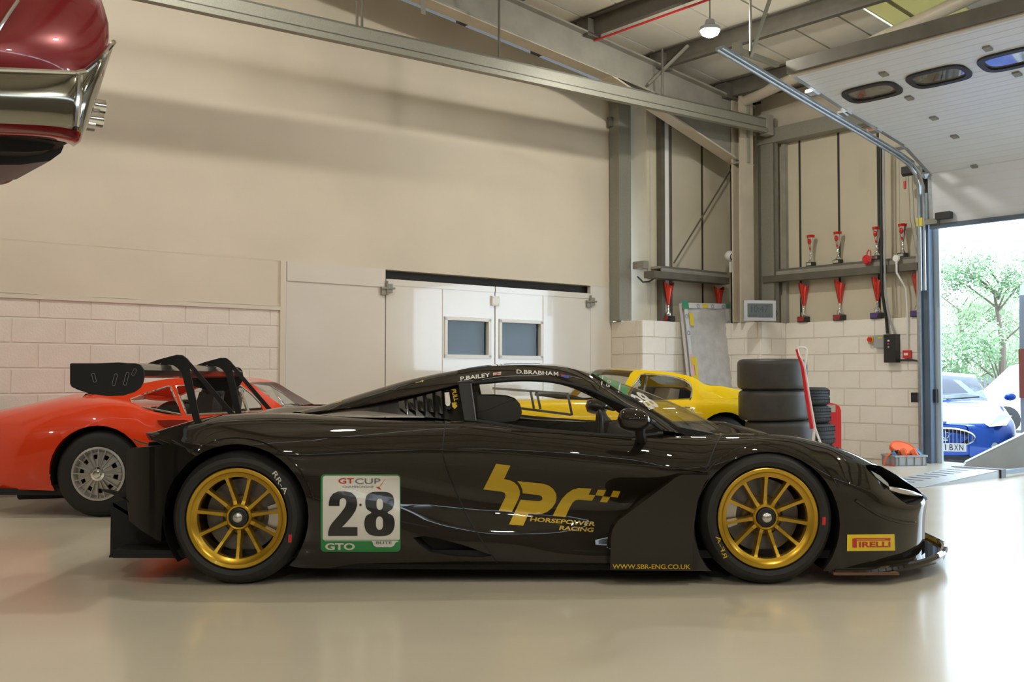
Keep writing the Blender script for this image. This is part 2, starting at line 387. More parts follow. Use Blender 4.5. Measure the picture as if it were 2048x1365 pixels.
n0, n1 = hitS(1516, 400, -.14)[0], hitS(1549, 400, -.14)[0]
cpst = thing('corner_post', 'galvanised square post beside the portal column in the corner', 'post', R(-.1, n0, 0))
MB().rbox(-.14, -.05, n0, n0 + .05, 1.8, 4.62).rbox(-.14, -.12, n0, n1, 1.8, 4.62).rbox(-.14, -.05, n1 - .02, n1, 1.8, 4.62).build('section', 'galv', cpst, 0)
MB().rbox(-.02, .05, n1 + .03, n1 + .09, 1.8, 4.3).build('cover_strip', 'steel_grey', cpst, 0)
eb = thing('eaves_rail', 'galvanised channel rail high along the door wall', 'beam', R(-.1, 2, 4.3))
MB().rbox(-.16, -.14, n0, 3.82, 4.32, 4.50).rbox(-.16, .05, n0, 3.82, 4.30, 4.32).build('channel', 'galv', eb, 0)
MB().rbox(-.05, .06, n0, 3.82, 4.5, 5.0).build('eaves_beam', 'steel_cream', eb, 0)
# long galvanised beam hung from rods
p0, p1 = hitW(1534, 237, 1.25), hitW(300, -44, 1.25); p2, p3 = hitW(1534, 257, 1.25), hitW(300, 15, 1.25)
def onb(s, k=0): t = (s - p0[0]) / (p1[0] - p0[0]); return p0[1] + (p1[1] - p0[1]) * t - k
gb = thing('hung_beam', 'long galvanised channel beam hung on rods along the painted wall', 'beam', R(-4, 1.25, 4.3))
sE, sF = p0[0], -13.0; H = .145
m = MB()
for (w0, w1, za, zb) in ((1.23, 1.25, 0, H), (1.15, 1.25, H - .02, H), (1.15, 1.25, 0, .02)):
    m.hexa([R(sF, w0, onb(sF, zb)), R(sE, w0, onb(sE, zb)), R(sE, w1, onb(sE, zb)), R(sF, w1, onb(sF, zb)), R(sF, w0, onb(sF, za)), R(sE, w0, onb(sE, za)), R(sE, w1, onb(sE, za)), R(sF, w1, onb(sF, za))])
m.build('channel', 'galv', gb, 0)
m = MB(); m.hexa([R(sF, 1.19, onb(sF, H + .055)), R(sE, 1.19, onb(sE, H + .055)), R(sE, 1.27, onb(sE, H + .055)), R(sF, 1.27, onb(sF, H + .055)), R(sF, 1.19, onb(sF, H)), R(sE, 1.19, onb(sE, H)), R(sE, 1.27, onb(sE, H)), R(sF, 1.27, onb(sF, H))])
m.build('bottom_lip', 'galv', gb, 0)
for px, py in ((714, 50), (724, 53), (998, 120), (1325, 195)):
    s_ = hitW(px, py, 1.2)[0]
    MB().tube([R(s_, 1.2, onb(s_, .02)), R(s_, 1.2, roofz(s_) - .15)], .014, 6).build('hanger_rod', 'steel_dark', gb)
MB().rbox(sE - .02, sE + .12, 1.14, 1.27, onb(sE, .22), onb(sE, -.06)).build('end_bracket', 'steel_grey', gb, 0)
s_ = hitW(837, 20, .9)[0]
tag(MB().rbox(s_ - .03, s_ + .03, .98, .99, rz_(s_) - .62, rz_(s_) - .3).build('hanging_strap', 'galv', smooth=0), 'short perforated strap hanging below the rafter', 'strap')
a = hitW(1300, 168, 1.0); b = hitW(1352, 95, 1.3)
tag(MB().bar(R(a[0], .98, a[1]), R(b[0] + .0, 1.5, roofz(b[0]) - .14), .03, .03).build('knee_brace', 'galv', smooth=0), 'short diagonal brace between rafter flange and purlin', 'brace')
ce = struct(MB().prism([R(.3, -.3, roofz(.3) + .06), R(RIDGE, -.3, roofz(RIDGE) + .06), R(RIDGE, -.3, roofz(RIDGE) + .1), R(.3, -.3, roofz(.3) + .1)], Q * .02).build('ceiling', 'dark_gap', smooth=0))
# purlins
PUR = [-.62, -1.85 + .0, -3.1, -4.55, -6.0, -7.5, -9.0, -10.5, -13.5, -15, -16.5, -18, -19.5, -21, -22.5]
PUR[0:3] = [-.72, -2.05, -3.35]
for i, s_ in enumerate(PUR):
    z = roofz(s_)
    m = MB().rbox(s_ - .004, s_ + .004, -.2, WMAX, z - .225, z - .01).rbox(s_ - .07, s_, -.2, WMAX, z - .025, z - .01).rbox(s_, s_ + .07, -.2, WMAX, z - .225, z - .215)
    o = m.build('purlin', 'steel_dark', ce, 0)
    if i < 3:
        MB().rbox(s_ - .11, s_ + .11, .78, .98, z - .26, z - .05).build('cleat', 'steel_dark', o, 0)
tag(MB().tube([R(-3.27, .9, roofz(-3.27) - .26), R(-3.27, WMAX - .1, roofz(-3.27) - .26)], .014, 8).build('pipe', 'red_paint'), 'thin red pipe clipped along a roof purlin', 'pipe')
# roof sheets
w_ = 1.405 - .585 * 3; RL = []
while w_ < WMAX:
    idx = round((w_ - 1.405) / .585)
    for sa, sb in ((.3, RIDGE), (RIDGE, SMIN)):
        def sheet(a, b, mat, nm):
            x0, x1 = w_ + .014, w_ + .585 - .014
            if idx == 3: x1 = 3.47
            if idx == 4: x0 = 3.50
            MB().hexa([R(a, x0, roofz(a)), R(b, x0, roofz(b)), R(b, x1, roofz(b)), R(a, x1, roofz(a)), R(a, x0, roofz(a) + .04), R(b, x0, roofz(b) + .04), R(b, x1, roofz(b) + .04), R(a, x1, roofz(a) + .04)]).build(nm, mat, ce, 0)
        if idx in (4, 12, 20):                       # translucent strips
            if sa > RIDGE: sheet(.3, -.3, 'roof_sheet', 'roof_sheet'); sheet(-.3, -5.2, 'rooflight', 'rooflight'); sheet(-5.2, RIDGE, 'roof_sheet', 'roof_sheet')
            else: sheet(RIDGE, -18.8, 'roof_sheet', 'roof_sheet'); sheet(-18.8, -23, 'rooflight', 'rooflight'); sheet(-23, SMIN, 'roof_sheet', 'roof_sheet')
        else: sheet(sa, sb, 'roof_sheet', 'roof_sheet')
        MB().hexa([R(sa, w_ - .02, roofz(sa) + .03), R(sb, w_ - .02, roofz(sb) + .03), R(sb, w_ + .02, roofz(sb) + .03), R(sa, w_ + .02, roofz(sa) + .03), R(sa, w_ - .02, roofz(sa) + .05), R(sb, w_ - .02, roofz(sb) + .05), R(sb, w_ + .02, roofz(sb) + .05), R(sa, w_ + .02, roofz(sa) + .05)]).build('sheet_joint', 'dark_gap', ce, 0)
    w_ += .585
# walls out of frame
pbr('wall_dark', (.20, .18, .15), .6, var=.3, vscale=.7)
struct(MB().rbox(SMIN - .2, SMIN, -.3, WMAX, 0, 5.1).build('wall_left', 'wall_dark', smooth=0))
struct(wallprofile(SMIN, .3, WMAX, WMAX + .2, 0).build('wall_front', 'wall_dark', smooth=0))
# diagonal tube brace in the roof plane
a = hitW(1484, 205, .98)
tag(MB().tube([R(a[0], .98, a[1]), R(-1.9, 5.9, roofz(-1.9) - .22)], .075, 14).build('bracing_tube', 'steel_cream'), 'round cream bracing tube running under the roof behind the roller door', 'tube')
# -------- sectional roller door
W0, W1_ = 3.47, 8.1
def trk(d):                       # door path measured from bottom edge (s, z)
    zb = 2.90; L1 = .60
    ctrl = [(-.10, 2.90), (-.13, 3.52), (-.72, 3.78), (-1.30, 3.885), (-1.92, 3.985), (-2.52, 4.11), (-2.95, 4.20)]
    return ctrl
sd = thing('sectional_door', 'white sectional overhead door rolled up under the roof with dark oval windows', 'garage door', R(-.1, 5.5, 2.9))
ct = trk(0); T = .04
ov = []
for i, ((sa, za), (sb, zb)) in enumerate(zip(ct, ct[1:])):
    dv = Vector((sb - sa, zb - za)).normalized(); nv = Vector((dv.y, -dv.x))
    a_, b_ = Vector((sa, za)) + dv * .002, Vector((sb, zb)) - dv * .002
    nrm = Vector((-dv.y, dv.x)) if i else Vector((-1, 0))
    # inside face towards room: normal pointing down/inwards
    nin = Vector((dv.y, -dv.x)); nin = nin if (nin.x < -.5 or nin.y < 0) else -nin
    def pt(q, w, off): return R(q.x - nin.x * off, w, q.y - nin.y * off)
    panel = MB().hexa([pt(a_, W0, 0), pt(a_, W1_, 0), pt(a_ - dv * .02, W1_, T), pt(a_ - dv * .02, W0, T), pt(b_, W0, 0), pt(b_, W1_, 0), pt(b_ + dv * .02, W1_, T), pt(b_ + dv * .02, W0, T)]).build('door_panel', 'shutter_white', sd, 0)
    # shallow ribs pressed into the panel
    L = (b_ - a_).length; nr = max(2, int(L / .1)); g = MB()
    for k in range(1, nr):
        c = a_ + dv * (L * k / nr)
        g.hexa([pt(c - dv * .003, W0, -.0015), pt(c - dv * .003, W1_, -.0015), pt(c - dv * .003, W1_, .002), pt(c - dv * .003, W0, .002), pt(c + dv * .003, W0, -.0015), pt(c + dv * .003, W1_, -.0015), pt(c + dv * .003, W1_, .002), pt(c + dv * .003, W0, .002)])
    g.build('ribs', 'shutter_rib' if 'shutter_rib' in MATS else pbr('shutter_rib', (.66, .67, .69), .4), panel, 0)
    if i:                                             # hinges in the middle of each joint
        for wv in (3.95 + .06 * i, 5.3, 6.6, 7.9):
            c = a_
            h = MB().hexa([pt(c - dv * .04, wv, -.02), pt(c - dv * .04, wv + .07, -.02), pt(c - dv * .04, wv + .07, 0), pt(c - dv * .04, wv, 0), pt(c + dv * .04, wv, -.02), pt(c + dv * .04, wv + .07, -.02), pt(c + dv * .04, wv + .07, 0), pt(c + dv * .04, wv, 0)])
            h.build('hinge', 'galv', sd, 0)
        # roller bracket at the edge
        h = MB().hexa([pt(a_ - dv * .05, W0 - .07, -.03), pt(a_ - dv * .05, W0 + .05, -.03), pt(a_ - dv * .05, W0 + .05, 0), pt(a_ - dv * .05, W0 - .07, 0), pt(a_ + dv * .05, W0 - .07, -.03), pt(a_ + dv * .05, W0 + .05, -.03), pt(a_ + dv * .05, W0 + .05, 0), pt(a_ + dv * .05, W0 - .07, 0)])
        h.build('roller_bracket', 'chrome', sd, 0)
    # edge stile
    MB().hexa([pt(a_, W0 - .01, -.004), pt(a_, W0 + .035, -.004), pt(a_, W0 + .035, T), pt(a_, W0 - .01, T), pt(b_, W0 - .01, -.004), pt(b_, W0 + .035, -.004), pt(b_, W0 + .035, T), pt(b_, W0 - .01, T)]).build('edge_stile', 'track_steel', sd, 0)
    if i == 4:                                        # oval windows of the fifth section
        for wv in (3.97, 4.70, 5.43, 6.16, 6.89):
            def oval(hw, hh, off):
                out = []
                for k in range(32):
                    t = 2 * PI * k / 32; cx, cy = math.cos(t), math.sin(t)
                    ex = abs(cx) ** .5 * (1 if cx > 0 else -1); ey = abs(cy) ** .62 * (1 if cy > 0 else -1)
                    out.append(pt(a_ + dv * (L * .5 + hh * ey), wv + hw * ex, off))
                return out
            n3 = R(-nin.x, 0, -nin.y) - R(0, 0, 0)
            fr = MB(); o1, o2, o3 = oval(.31, .175, -.001), oval(.31, .175, -.022), oval(.255, .125, -.022); o4 = oval(.255, .125, -.006)
            for A_, B_ in ((o1, o2), (o2, o3), (o3, o4)):
                n = 32; fr.add(A_ + B_, [(k, (k + 1) % n, n + (k + 1) % n, n + k) for k in range(n)])
            w_o = fr.build('window_frame', 'black_plastic', sd, 50)
            MB().prism(oval(.256, .126, -.004), n3 * .002).build('window_pane', 'door_pane' if 'door_pane' in MATS else pbr('door_pane', (.16, .15, .13), .04, coat=1, var=.6, vscale=4), w_o, 0)
# bottom seal and hardware
MB().rbox(-.12, -.06, W0, W1_, 2.845, 2.90).build('bottom_seal', 'frame_blue', sd, 0)
MB().rbox(-.22, -.13, W0 + .12, W0 + .3, 2.94, 3.02).build('bump_stop', 'black_plastic', sd)
MB().rbox(-.17, -.10, W0 - .12, W0 + .12, 2.90, 2.96).build('bottom_bracket', 'galv', sd, 0)
MB().rbox(-.18, -.12, W0 - .14, W0 - .06, 2.89, 2.99).build('yellow_tag', pbr('yellow_tag', (.75, .62, .05), .5), sd, 0)
MB().rbox(ct[-1][0] - .07, ct[-1][0], W0, W1_, ct[-1][1] + .0, ct[-1][1] + .13).build('top_seal', 'steel_dark', sd, 0)
MB().rbox(ct[-1][0] - .01, ct[-1][0] + .05, W0, W1_, ct[-1][1] - .02, ct[-1][1] + .004).build('top_strip', 'steel_cream', sd, 0)
# tracks
tr = thing('door_track', 'galvanised curved guide track of the overhead door beside the trophies', 'track', R(-.1, 3.37, 0))
path = [(-.16, 2.1), (-.16, 3.1), (-.17, 3.38), (-.24, 3.52), (-.40, 3.62), (-.72, 3.70), (-1.5, 3.84), (-2.5, 4.01), (-4.0, 4.28)]
for wv, r_ in ((3.36, .022), (3.42, .016)):
    MB().tube([R(a, wv, b) for a, b in path], r_, 8).build('track_rail', 'track_steel', tr)
m = MB()
for (a, b), (c, d) in zip(path[4:], path[5:]): m.bar(R(a, 3.39, b + .015), R(c, 3.39, d + .015), .1, .012)
m.build('track_channel', 'track_steel', tr, 0)
MB().rbox(-.08, -.05, 3.36, 3.46, 2.95, 3.3).rbox(-.15, -.05, 3.36, 3.375, 2.9, 3.4).build('guide_angle', 'frame_light', tr, 0)
a = hitW(1508, 112, 3.4)
m = MB().bar(R(a[0], 3.36, a[1] + .0), R(a[0], 3.36, roofz(a[0]) - .02), .035, .02).bar(R(a[0], 3.36, a[1]), R(a[0] - .1, 3.95, roofz(a[0]) - .02), .035, .02)
m.build('drop_hanger', 'galv', tr, 0)
b = hitW(1550, 135, 3.3)
m = MB().bar(R(a[0] - .18, 3.33, a[1] + .04), R(b[0], 3.33, b[1] + .02), .05, .05); m.rbox(a[0] - .2, a[0] - .16, 3.28, 3.38, a[1] - .04, a[1] + .12)
m.build('spring_bumper', 'galv', tr, 0)
# cable drum + chain at the bend
cd = thing('chain_hoist', 'black chain drum with red toggle under the door track', 'chain hoist', R(-.12, 3.2, 3.5))
a = hitS(1817, 341, -.15)
MB().rbox(-.2, -.1, a[0] - .07, a[0] + .07, a[1] - .045, a[1] + .045).lathe([(.0, -.07), (.05, -.07), (.05, .07), (0, .07)], R(-.15, a[0], a[1] - .02), Q, 14).build('drum', 'black_plastic', cd)
MB().rbox(-.16, -.1, a[0] - .03, a[0] + .03, a[1] + .04, a[1] + .13).build('bracket', 'galv', cd, 0)
for dw in (-.005, .045): MB().tube([R(-.15, a[0] + dw, a[1]), R(-.15, a[0] + dw + .02, a[1] - .6), R(-.15, a[0] + dw + .09, 2.56)], .005, 5).build('chain', 'steel_grey', cd)
MB().tube([R(-.15, a[0] - .035, a[1]), R(-.15, a[0] - .035, a[1] - .18)], .003, 5).build('cord', 'steel_dark', cd)
MB().lathe([(0, 0), (.016, .01), (.018, .10), (0, .11)], R(-.15, a[0] - .05, a[1] - .23), (0, 0, 1), 10).build('toggle', 'red_paint', cd)
# door frame
df = struct(MB().rbox(-.10, -.03, 3.30, 3.33, 0, 2.95).rbox(-.06, .06, 3.33, 3.42, 0, 2.95).build('trim_1', 'frame_blue', smooth=0))
MB().rbox(.06, .10, 3.36, 3.49, 0, 3.6).build('reveal', 'frame_light', df, 0)
MB().rbox(-.13, -.09, 3.295, 3.335, 0, 2.95).build('edge_angle', 'track_steel', df, 0)
MB().rbox(-.16, -.06, 3.22, 3.30, .74, .86).rbox(.0, .06, 3.42, 3.455, .74, .90).build('buffer', 'black_plastic', df, 0)
# -------- high-bay lamps
lamp = None
for i, (s_, w2) in enumerate([(-3.295, 2.7), (-8.3, 2.7), (-13.3, 2.7), (-18.3, 2.7), (-3.295, 8.2), (-8.3, 8.2), (-13.3, 8.2), (-18.3, 8.2), (-3.295, 13.7), (-8.3, 13.7), (-13.3, 13.7), (-18.3, 13.7)]):
    z = 4.78 + (roofz(s_) - roofz(-3.295))
    t = thing('high_bay_lamp', 'lit high-bay lamp hanging near the end of the door track' if i == 0 else 'lit high-bay lamp hanging over the open workshop floor', 'lamp', R(s_, w2, z), 0, 'high-bay lamps in rows under the roof')
    MB().lathe([(.001, -.055), (.05, -.048), (.085, -.028), (.10, .0), (.105, .03)], R(s_, w2, z), (0, 0, 1), 24).build('lens', 'lamp_lens', t)
    MB().lathe([(.106, .012), (.112, .03), (.108, .05), (.06, .075), (.045, .13), (0, .13)], R(s_, w2, z), (0, 0, 1), 24).build('housing', 'grey_plastic', t)
    MB().tube([R(s_, w2, z + .13), R(s_, w2, roofz(s_) - .0)], .006, 6).build('suspension_cable', 'steel_dark', t)
# ================================================================ BLACK RACE CAR
pbr('race_paint', (.018, .0145, .0105), .35, coat=1, coat_r=.015, spec=.0)
pbr('satin_black', (.009, .008, .007), .3, coat=.22, coat_r=.05, spec=.05)
pbr('carbon', (.02, .019, .017), .3, coat=.5, var=.3, vscale=160)
pbr('matt_black', (.010, .010, .010), .7)
pbr('gold', (.56, .335, .022), .30, metal=.75, coat=.5)
pbr('decal_white', (.72, .70, .64), .3, coat=.4)
pbr('decal_black', (.012, .012, .012), .3, coat=.4)
pbr('decal_green', (.015, .25, .06), .3, coat=.4)
pbr('decal_yellow', (.62, .40, .008), .3, coat=.4)
pbr('decal_red', (.55, .02, .02), .3, coat=.4)
pbr('decal_grey', (.18, .17, .19), .4)
pbr('decal_blue', (.03, .06, .32), .4)
pbr('pirelli_yellow', (.85, .62, .01), .3, coat=.4)
pbr('disc_steel', (.20, .19, .185), .4, metal=.8, var=.2, vscale=20)
pbr('bell_bronze', (.28, .22, .12), .4, metal=.7)
pbr('lamp_glass', (.55, .58, .62), .08, metal=.3, coat=1)
pbr('tail_red', (.30, .01, .02), .15, coat=1)
glass('race_glass', (.95, .95, .93), ior=1.35); glass('screen_glass', (.86, .88, .88), ior=1.4)
YC, YN = 6.22, 5.20
def pchip(xs, ys):
    n = len(xs); h = [xs[i + 1] - xs[i] for i in range(n - 1)]; d = [(ys[i + 1] - ys[i]) / h[i] for i in range(n - 1)]
    m = [d[0]] + [0 if d[i - 1] * d[i] <= 0 else 3 * (h[i - 1] + h[i]) / ((2 * h[i] + h[i - 1]) / d[i - 1] + (h[i] + 2 * h[i - 1]) / d[i]) for i in range(1, n - 1)] + [d[-1]]
    def f(x):
        if x <= xs[0]: return ys[0]
        if x >= xs[-1]: return ys[-1]
        i = max(k for k in range(n - 1) if xs[k] <= x); t = (x - xs[i]) / h[i]; t2, t3 = t * t, t ** 3
        return (2 * t3 - 3 * t2 + 1) * ys[i] + (t3 - 2 * t2 + t) * h[i] * m[i] + (-2 * t3 + 3 * t2) * ys[i + 1] + (t3 - t2) * h[i] * m[i + 1]
    return f
def line(pts):                    # 3D control points sorted in x -> callable, span
    pts = sorted([Vector(p) for p in pts], key=lambda p: p.x)
    xs = [p.x for p in pts]
    return pchip(xs, [p.y for p in pts]), pchip(xs, [p.z for p in pts]), xs[0], xs[-1]
def catmull(pts, n):              # dense samples through a list of points
    pts = [Vector(p) for p in pts]; out = []; k = len(pts)
    for i in range(k - 1):
        p0 = pts[i - 1] if i else pts[0] * 2 - pts[1]; p1, p2 = pts[i], pts[i + 1]; p3 = pts[i + 2] if i + 2 < k else pts[-1] * 2 - pts[-2]
        for j in range(n):
            t = j / n
            out.append(.5 * ((2 * p1) + (p2 - p0) * t + (2 * p0 - 5 * p1 + 4 * p2 - p3) * t * t + (3 * p1 - p0 - 3 * p2 + p3) * t ** 3))
    return out + [pts[-1]]
def resample(pts, n):             # n samples evenly spaced along a polyline spline
    d = catmull(pts, 12); L = [0]
    for a, b in zip(d, d[1:]): L.append(L[-1] + (b - a).length)
    out = []; j = 0
    for i in range(n):
        t = L[-1] * i / (n - 1)
        while j < len(L) - 2 and L[j + 1] < t: j += 1
        k = (t - L[j]) / max(1e-9, L[j + 1] - L[j]); out.append(d[j].lerp(d[j + 1], k))
    return out
def body_grid(lines, xr, xf, nx, sub):
    """lofted skin: lines from sill to centre; core columns share x, ends follow each line"""
    L = [line(p) for p in lines]; xa = min(l[2] for l in L); xb = max(l[3] for l in L); cols = []
    for i in range(nx):
        X = xa + (xb - xa) * i / (nx - 1); col = []
        for fy, fz, a, b in L:
            x = X
            if X < xr: x = a + (xr - a) * (X - xa) / (xr - xa)
            elif X > xf: x = xf + (b - xf) * (X - xf) / (xb - xf)
            col.append(Vector((x, fy(x), fz(x))))
        cols.append(catmull(col, sub))
    return cols
def grid_bm(cols):
    m = MB().grid(cols); me = bpy.data.meshes.new('t'); me.from_pydata(m.v, [], m.f)
    bm = bmesh.new(); bm.from_mesh(me); bpy.data.meshes.remove(me); return bm
def in_poly(p, poly):
    x, y = p; c = False; n = len(poly)
    for i in range(n):
        (x1, y1), (x2, y2) = poly[i], poly[(i + 1) % n]
        if (y1 > y) != (y2 > y) and x < (x2 - x1) * (y - y1) / (y2 - y1) + x1: c = not c
    return c
def cut_hole(bm, poly, pr, plane, cond=lambda v: True):
    """cut a polygon outline into a skin and delete what lies inside; pr projects to 2D"""
    x0, x1 = min(p[0] for p in poly), max(p[0] for p in poly); y0, y1 = min(p[1] for p in poly), max(p[1] for p in poly)
    ex, ey = (x1 - x0) * .06, (y1 - y0) * .06
    n = len(poly)
    for i in range(n):
        co, no = plane(poly[i], poly[(i + 1) % n])
        (ax, ay), (bx, by) = poly[i], poly[(i + 1) % n]
        lx0, lx1 = min(ax, bx) - ex, max(ax, bx) + ex; ly0, ly1 = min(ay, by) - ey, max(ay, by) + ey
        fs = []
        for f in bm.faces:
            if not cond(f.calc_center_median()): continue
            q = [pr(v.co) for v in f.verts]
            if max(a for a, b in q) < lx0 or min(a for a, b in q) > lx1 or max(b for a, b in q) < ly0 or min(b for a, b in q) > ly1: continue
            fs.append(f)
        g = set(fs)
        for f in fs: g.update(f.edges); g.update(f.verts)
        bmesh.ops.bisect_plane(bm, geom=list(g), plane_co=co, plane_no=no, dist=1e-6)
    dl = [f for f in bm.faces if cond(f.calc_center_median()) and in_poly(pr(f.calc_center_median()), poly)]
    bmesh.ops.delete(bm, geom=dl, context='FACES')
def px_plane(a, b):
    d1, d2 = ray(*a), ray(*b); return Vector((0, 0, CAMZ)), d1.cross(d2).normalized()
def circ(cx, cy, r, n=40): return [(cx + r * math.cos(2 * PI * i / n), cy + r * math.sin(2 * PI * i / n)) for i in range(n)]
def bm_obj(bm, name, mat, parent, smooth=40, weld=2e-4):
    bmesh.ops.remove_doubles(bm, verts=bm.verts, dist=weld); bmesh.ops.recalc_face_normals(bm, faces=bm.faces)
    me = bpy.data.meshes.new(name); bm.to_mesh(me); finish(me, mat, smooth); return link(name, me, parent)
def mirror_bm(bm, yc=None):
    yc = YC if yc is None else yc
    g = bmesh.ops.duplicate(bm, geom=bm.verts[:] + bm.edges[:] + bm.faces[:])['geom']
    vs = [e for e in g if isinstance(e, bmesh.types.BMVert)]
    for v in vs: v.co.y = 2 * yc - v.co.y
    bmesh.ops.reverse_faces(bm, faces=[e for e in g if isinstance(e, bmesh.types.BMFace)])
def mir(p, yc=None): return Vector((p[0], 2 * (YC if yc is None else yc) - p[1], p[2]))
def T3(l): return [P(*p) for p in l]
race = thing('race_car', 'black GT race car with gold wheels and number 28 panel', 'race car', (0, YC, 0))
# ---- lower body skin
Lb = [
 T3([(300, 872, 5.42), (345, 893, 5.27), (400, 930, 5.23), (480, 1060, 5.22), (600, 1136, 5.25), (700, 1138, 5.28), (1000, 1140, 5.30), (1220, 1141, 5.30), (1400, 1143, 5.24), (1530, 1143, 5.22), (1675, 1143, 5.22), (1740, 1142, 5.27), (1800, 1138, 5.38), (1835, 1130, 5.52), (1850, 1122, 5.68)]),
 T3([(298, 871, 5.42), (345, 892, 5.26), (400, 920, 5.21), (480, 1000, 5.20), (600, 1085, 5.20), (700, 1092, 5.23), (850, 1102, 5.255), (1000, 1110, 5.285), (1220, 1106, 5.30), (1400, 1090, 5.22), (1530, 1085, 5.20), (1675, 1085, 5.20), (1740, 1085, 5.25), (1800, 1085, 5.37), (1838, 1085, 5.52), (1850, 1085, 5.66)]),
 T3([(297, 870.5, 5.42), (345, 890, 5.25), (400, 912, 5.20), (480, 950, 5.19), (600, 997, 5.19), (700, 1020, 5.21), (787, 1041, 5.24), (900, 1062, 5.27), (1000, 1070, 5.29), (1100, 1068, 5.31), (1220, 1058, 5.33), (1400, 1030, 5.22), (1530, 1020, 5.20), (1675, 1030, 5.20), (1740, 1037, 5.25), (1800, 1045, 5.36), (1840, 1046, 5.50), (1850, 1046, 5.63)]),
 T3([(296, 870, 5.43), (345, 886, 5.26), (400, 900, 5.20), (480, 920, 5.19), (600, 945, 5.20), (700, 955, 5.24), (790, 965, 5.28), (900, 985, 5.32), (1000, 1000, 5.345), (1100, 1008, 5.35), (1220, 1000, 5.34), (1400, 985, 5.24), (1530, 970, 5.20), (1675, 985, 5.20), (1740, 1003, 5.24), (1800, 1018, 5.34), (1843, 1020, 5.49), (1853, 1014, 5.63)]),
 T3([(295, 869, 5.44), (345, 874, 5.32), (400, 882, 5.24), (480, 888, 5.21), (560, 893, 5.20), (680, 896, 5.21), (882, 899.6, 5.235), (963, 903, 5.24), (1073, 912, 5.24), (1256, 929, 5.24), (1334, 936, 5.23), (1412, 925, 5.22), (1470, 905, 5.22), (1530, 897, 5.22), (1600, 912, 5.22), (1675, 950, 5.21), (1740, 972, 5.27), (1800, 993, 5.40), (1848, 1002, 5.55), (1855, 1002, 5.65)]),
 T3([(294, 868, 5.50), (345, 853, 5.46), (400, 838, 5.48), (450, 830, 5.50), (520, 827, 5.52), (571, 828, 5.52), (700, 837, 5.46), (820, 843, 5.41), (930, 844, 5.39), (1000, 851, 5.37), (1070, 861, 5.35), (1165, 869, 5.34), (1265, 877, 5.34), (1376, 875, 5.39), (1443, 869, 5.43), (1500, 867, 5.44), (1555, 869, 5.42), (1639, 885, 5.40), (1694, 902, 5.42), (1739, 923, 5.46), (1791, 949, 5.55), (1828, 973, 5.63), (1852, 993, 5.70)]),
 [(-1.93, 5.85, .735), (-1.7, 5.86, .785), (-1.45, 5.86, .80), (-1.1, 5.85, .80), (-.8, 5.70, .79), (-.2, 5.58, .775), (.3, 5.56, .74), (.9, 5.62, .735), (1.15, 5.72, .70), (1.3, 5.76, .67), (1.6, 5.78, .61), (1.9, 5.82, .53), (2.15, 5.86, .45), (2.36, 5.92, .37)],
 [(-1.93, YC, .735), (-1.7, YC, .785), (-1.4, YC, .81), (-.8, YC, .81), (-.2, YC, .80), (.9, YC, .745), (1.32, YC, .70), (1.6, YC, .63), (1.9, YC, .545), (2.2, YC, .44), (2.41, YC, .36)],
]
cols = body_grid(Lb, -1.8, 1.7, 190, 5)
bm = grid_bm(cols)
near = lambda v: v.y < 5.62
cut_hole(bm, circ(472, 1034, 145), proj, px_plane, near)
cut_hole(bm, circ(1534, 1050, 146), proj, px_plane, near)
HL = [(1731, 931), (1745, 929.5), (1762, 933), (1787, 947), (1813, 965), (1836, 981), (1846, 991), (1847, 999), (1840, 1007), (1830, 1012), (1817, 1011), (1804, 1002), (1787, 988), (1766, 969), (1745, 950), (1733, 937)]
cut_hole(bm, HL, proj, px_plane, lambda v: v.y < 5.9)
SC_ = [(826, 1076), (850, 1073), (880, 1078), (930, 1092), (985, 1112), (960, 1116), (900, 1113), (860, 1105), (838, 1090)]
cut_hole(bm, SC_, proj, px_plane, near)
# open the cockpit
dl = [f for f in bm.faces for c in [f.calc_center_median()] if -.30 < c.x < .86 + .42 * max(0, (c.y - 5.45) / .77) ** .8 and c.y > 5.455]
bmesh.ops.delete(bm, geom=dl, context='FACES')
endcol = [c.copy() for c in cols[-1]]
mirror_bm(bm)
body = bm_obj(bm, 'body_shell', 'race_paint', race, 38)
BV = BVHTree.FromPolygons([v.co.copy() for v in body.data.vertices], [tuple(p.vertices) for p in body.data.polygons])
# front fascia across the car
rows = []
for k in range(17):
    t = k / 16; c = math.sin(PI * t)
    row = []
    for i, p in enumerate(endcol[:26]):
        y = p.y + (2 * YC - 2 * p.y) * t
        row.append(Vector((p.x + .10 * c + (.02 * c if i > 20 else 0), y, p.z + (-.02 * c if i > 20 else 0))))
    rows.append(row)
MB().grid(rows).build('front_fascia', 'race_paint', race, 40)
rows = []
for k in range(17):
    t = k / 16; c = math.sin(PI * t); a, b = endcol[25], endcol[25]
    p = rows
top = []
for j in range(25, len(endcol)):
    pass
tb = []
for k in range(17):
    t = k / 16; c = math.sin(PI * t); p = endcol[25]
    low = Vector((p.x + .12 * c, p.y + (2 * YC - 2 * p.y) * t, p.z - .02 * c))
    # matching point on nose edge of the bonnet
    src = endcol[25:] + [mir(q) for q in endcol[25:-1][::-1]]
    q = src[round(t * (len(src) - 1))]
    tb.append([low, q])
MB().grid(tb).build('nose_edge', 'race_paint', race, 40)
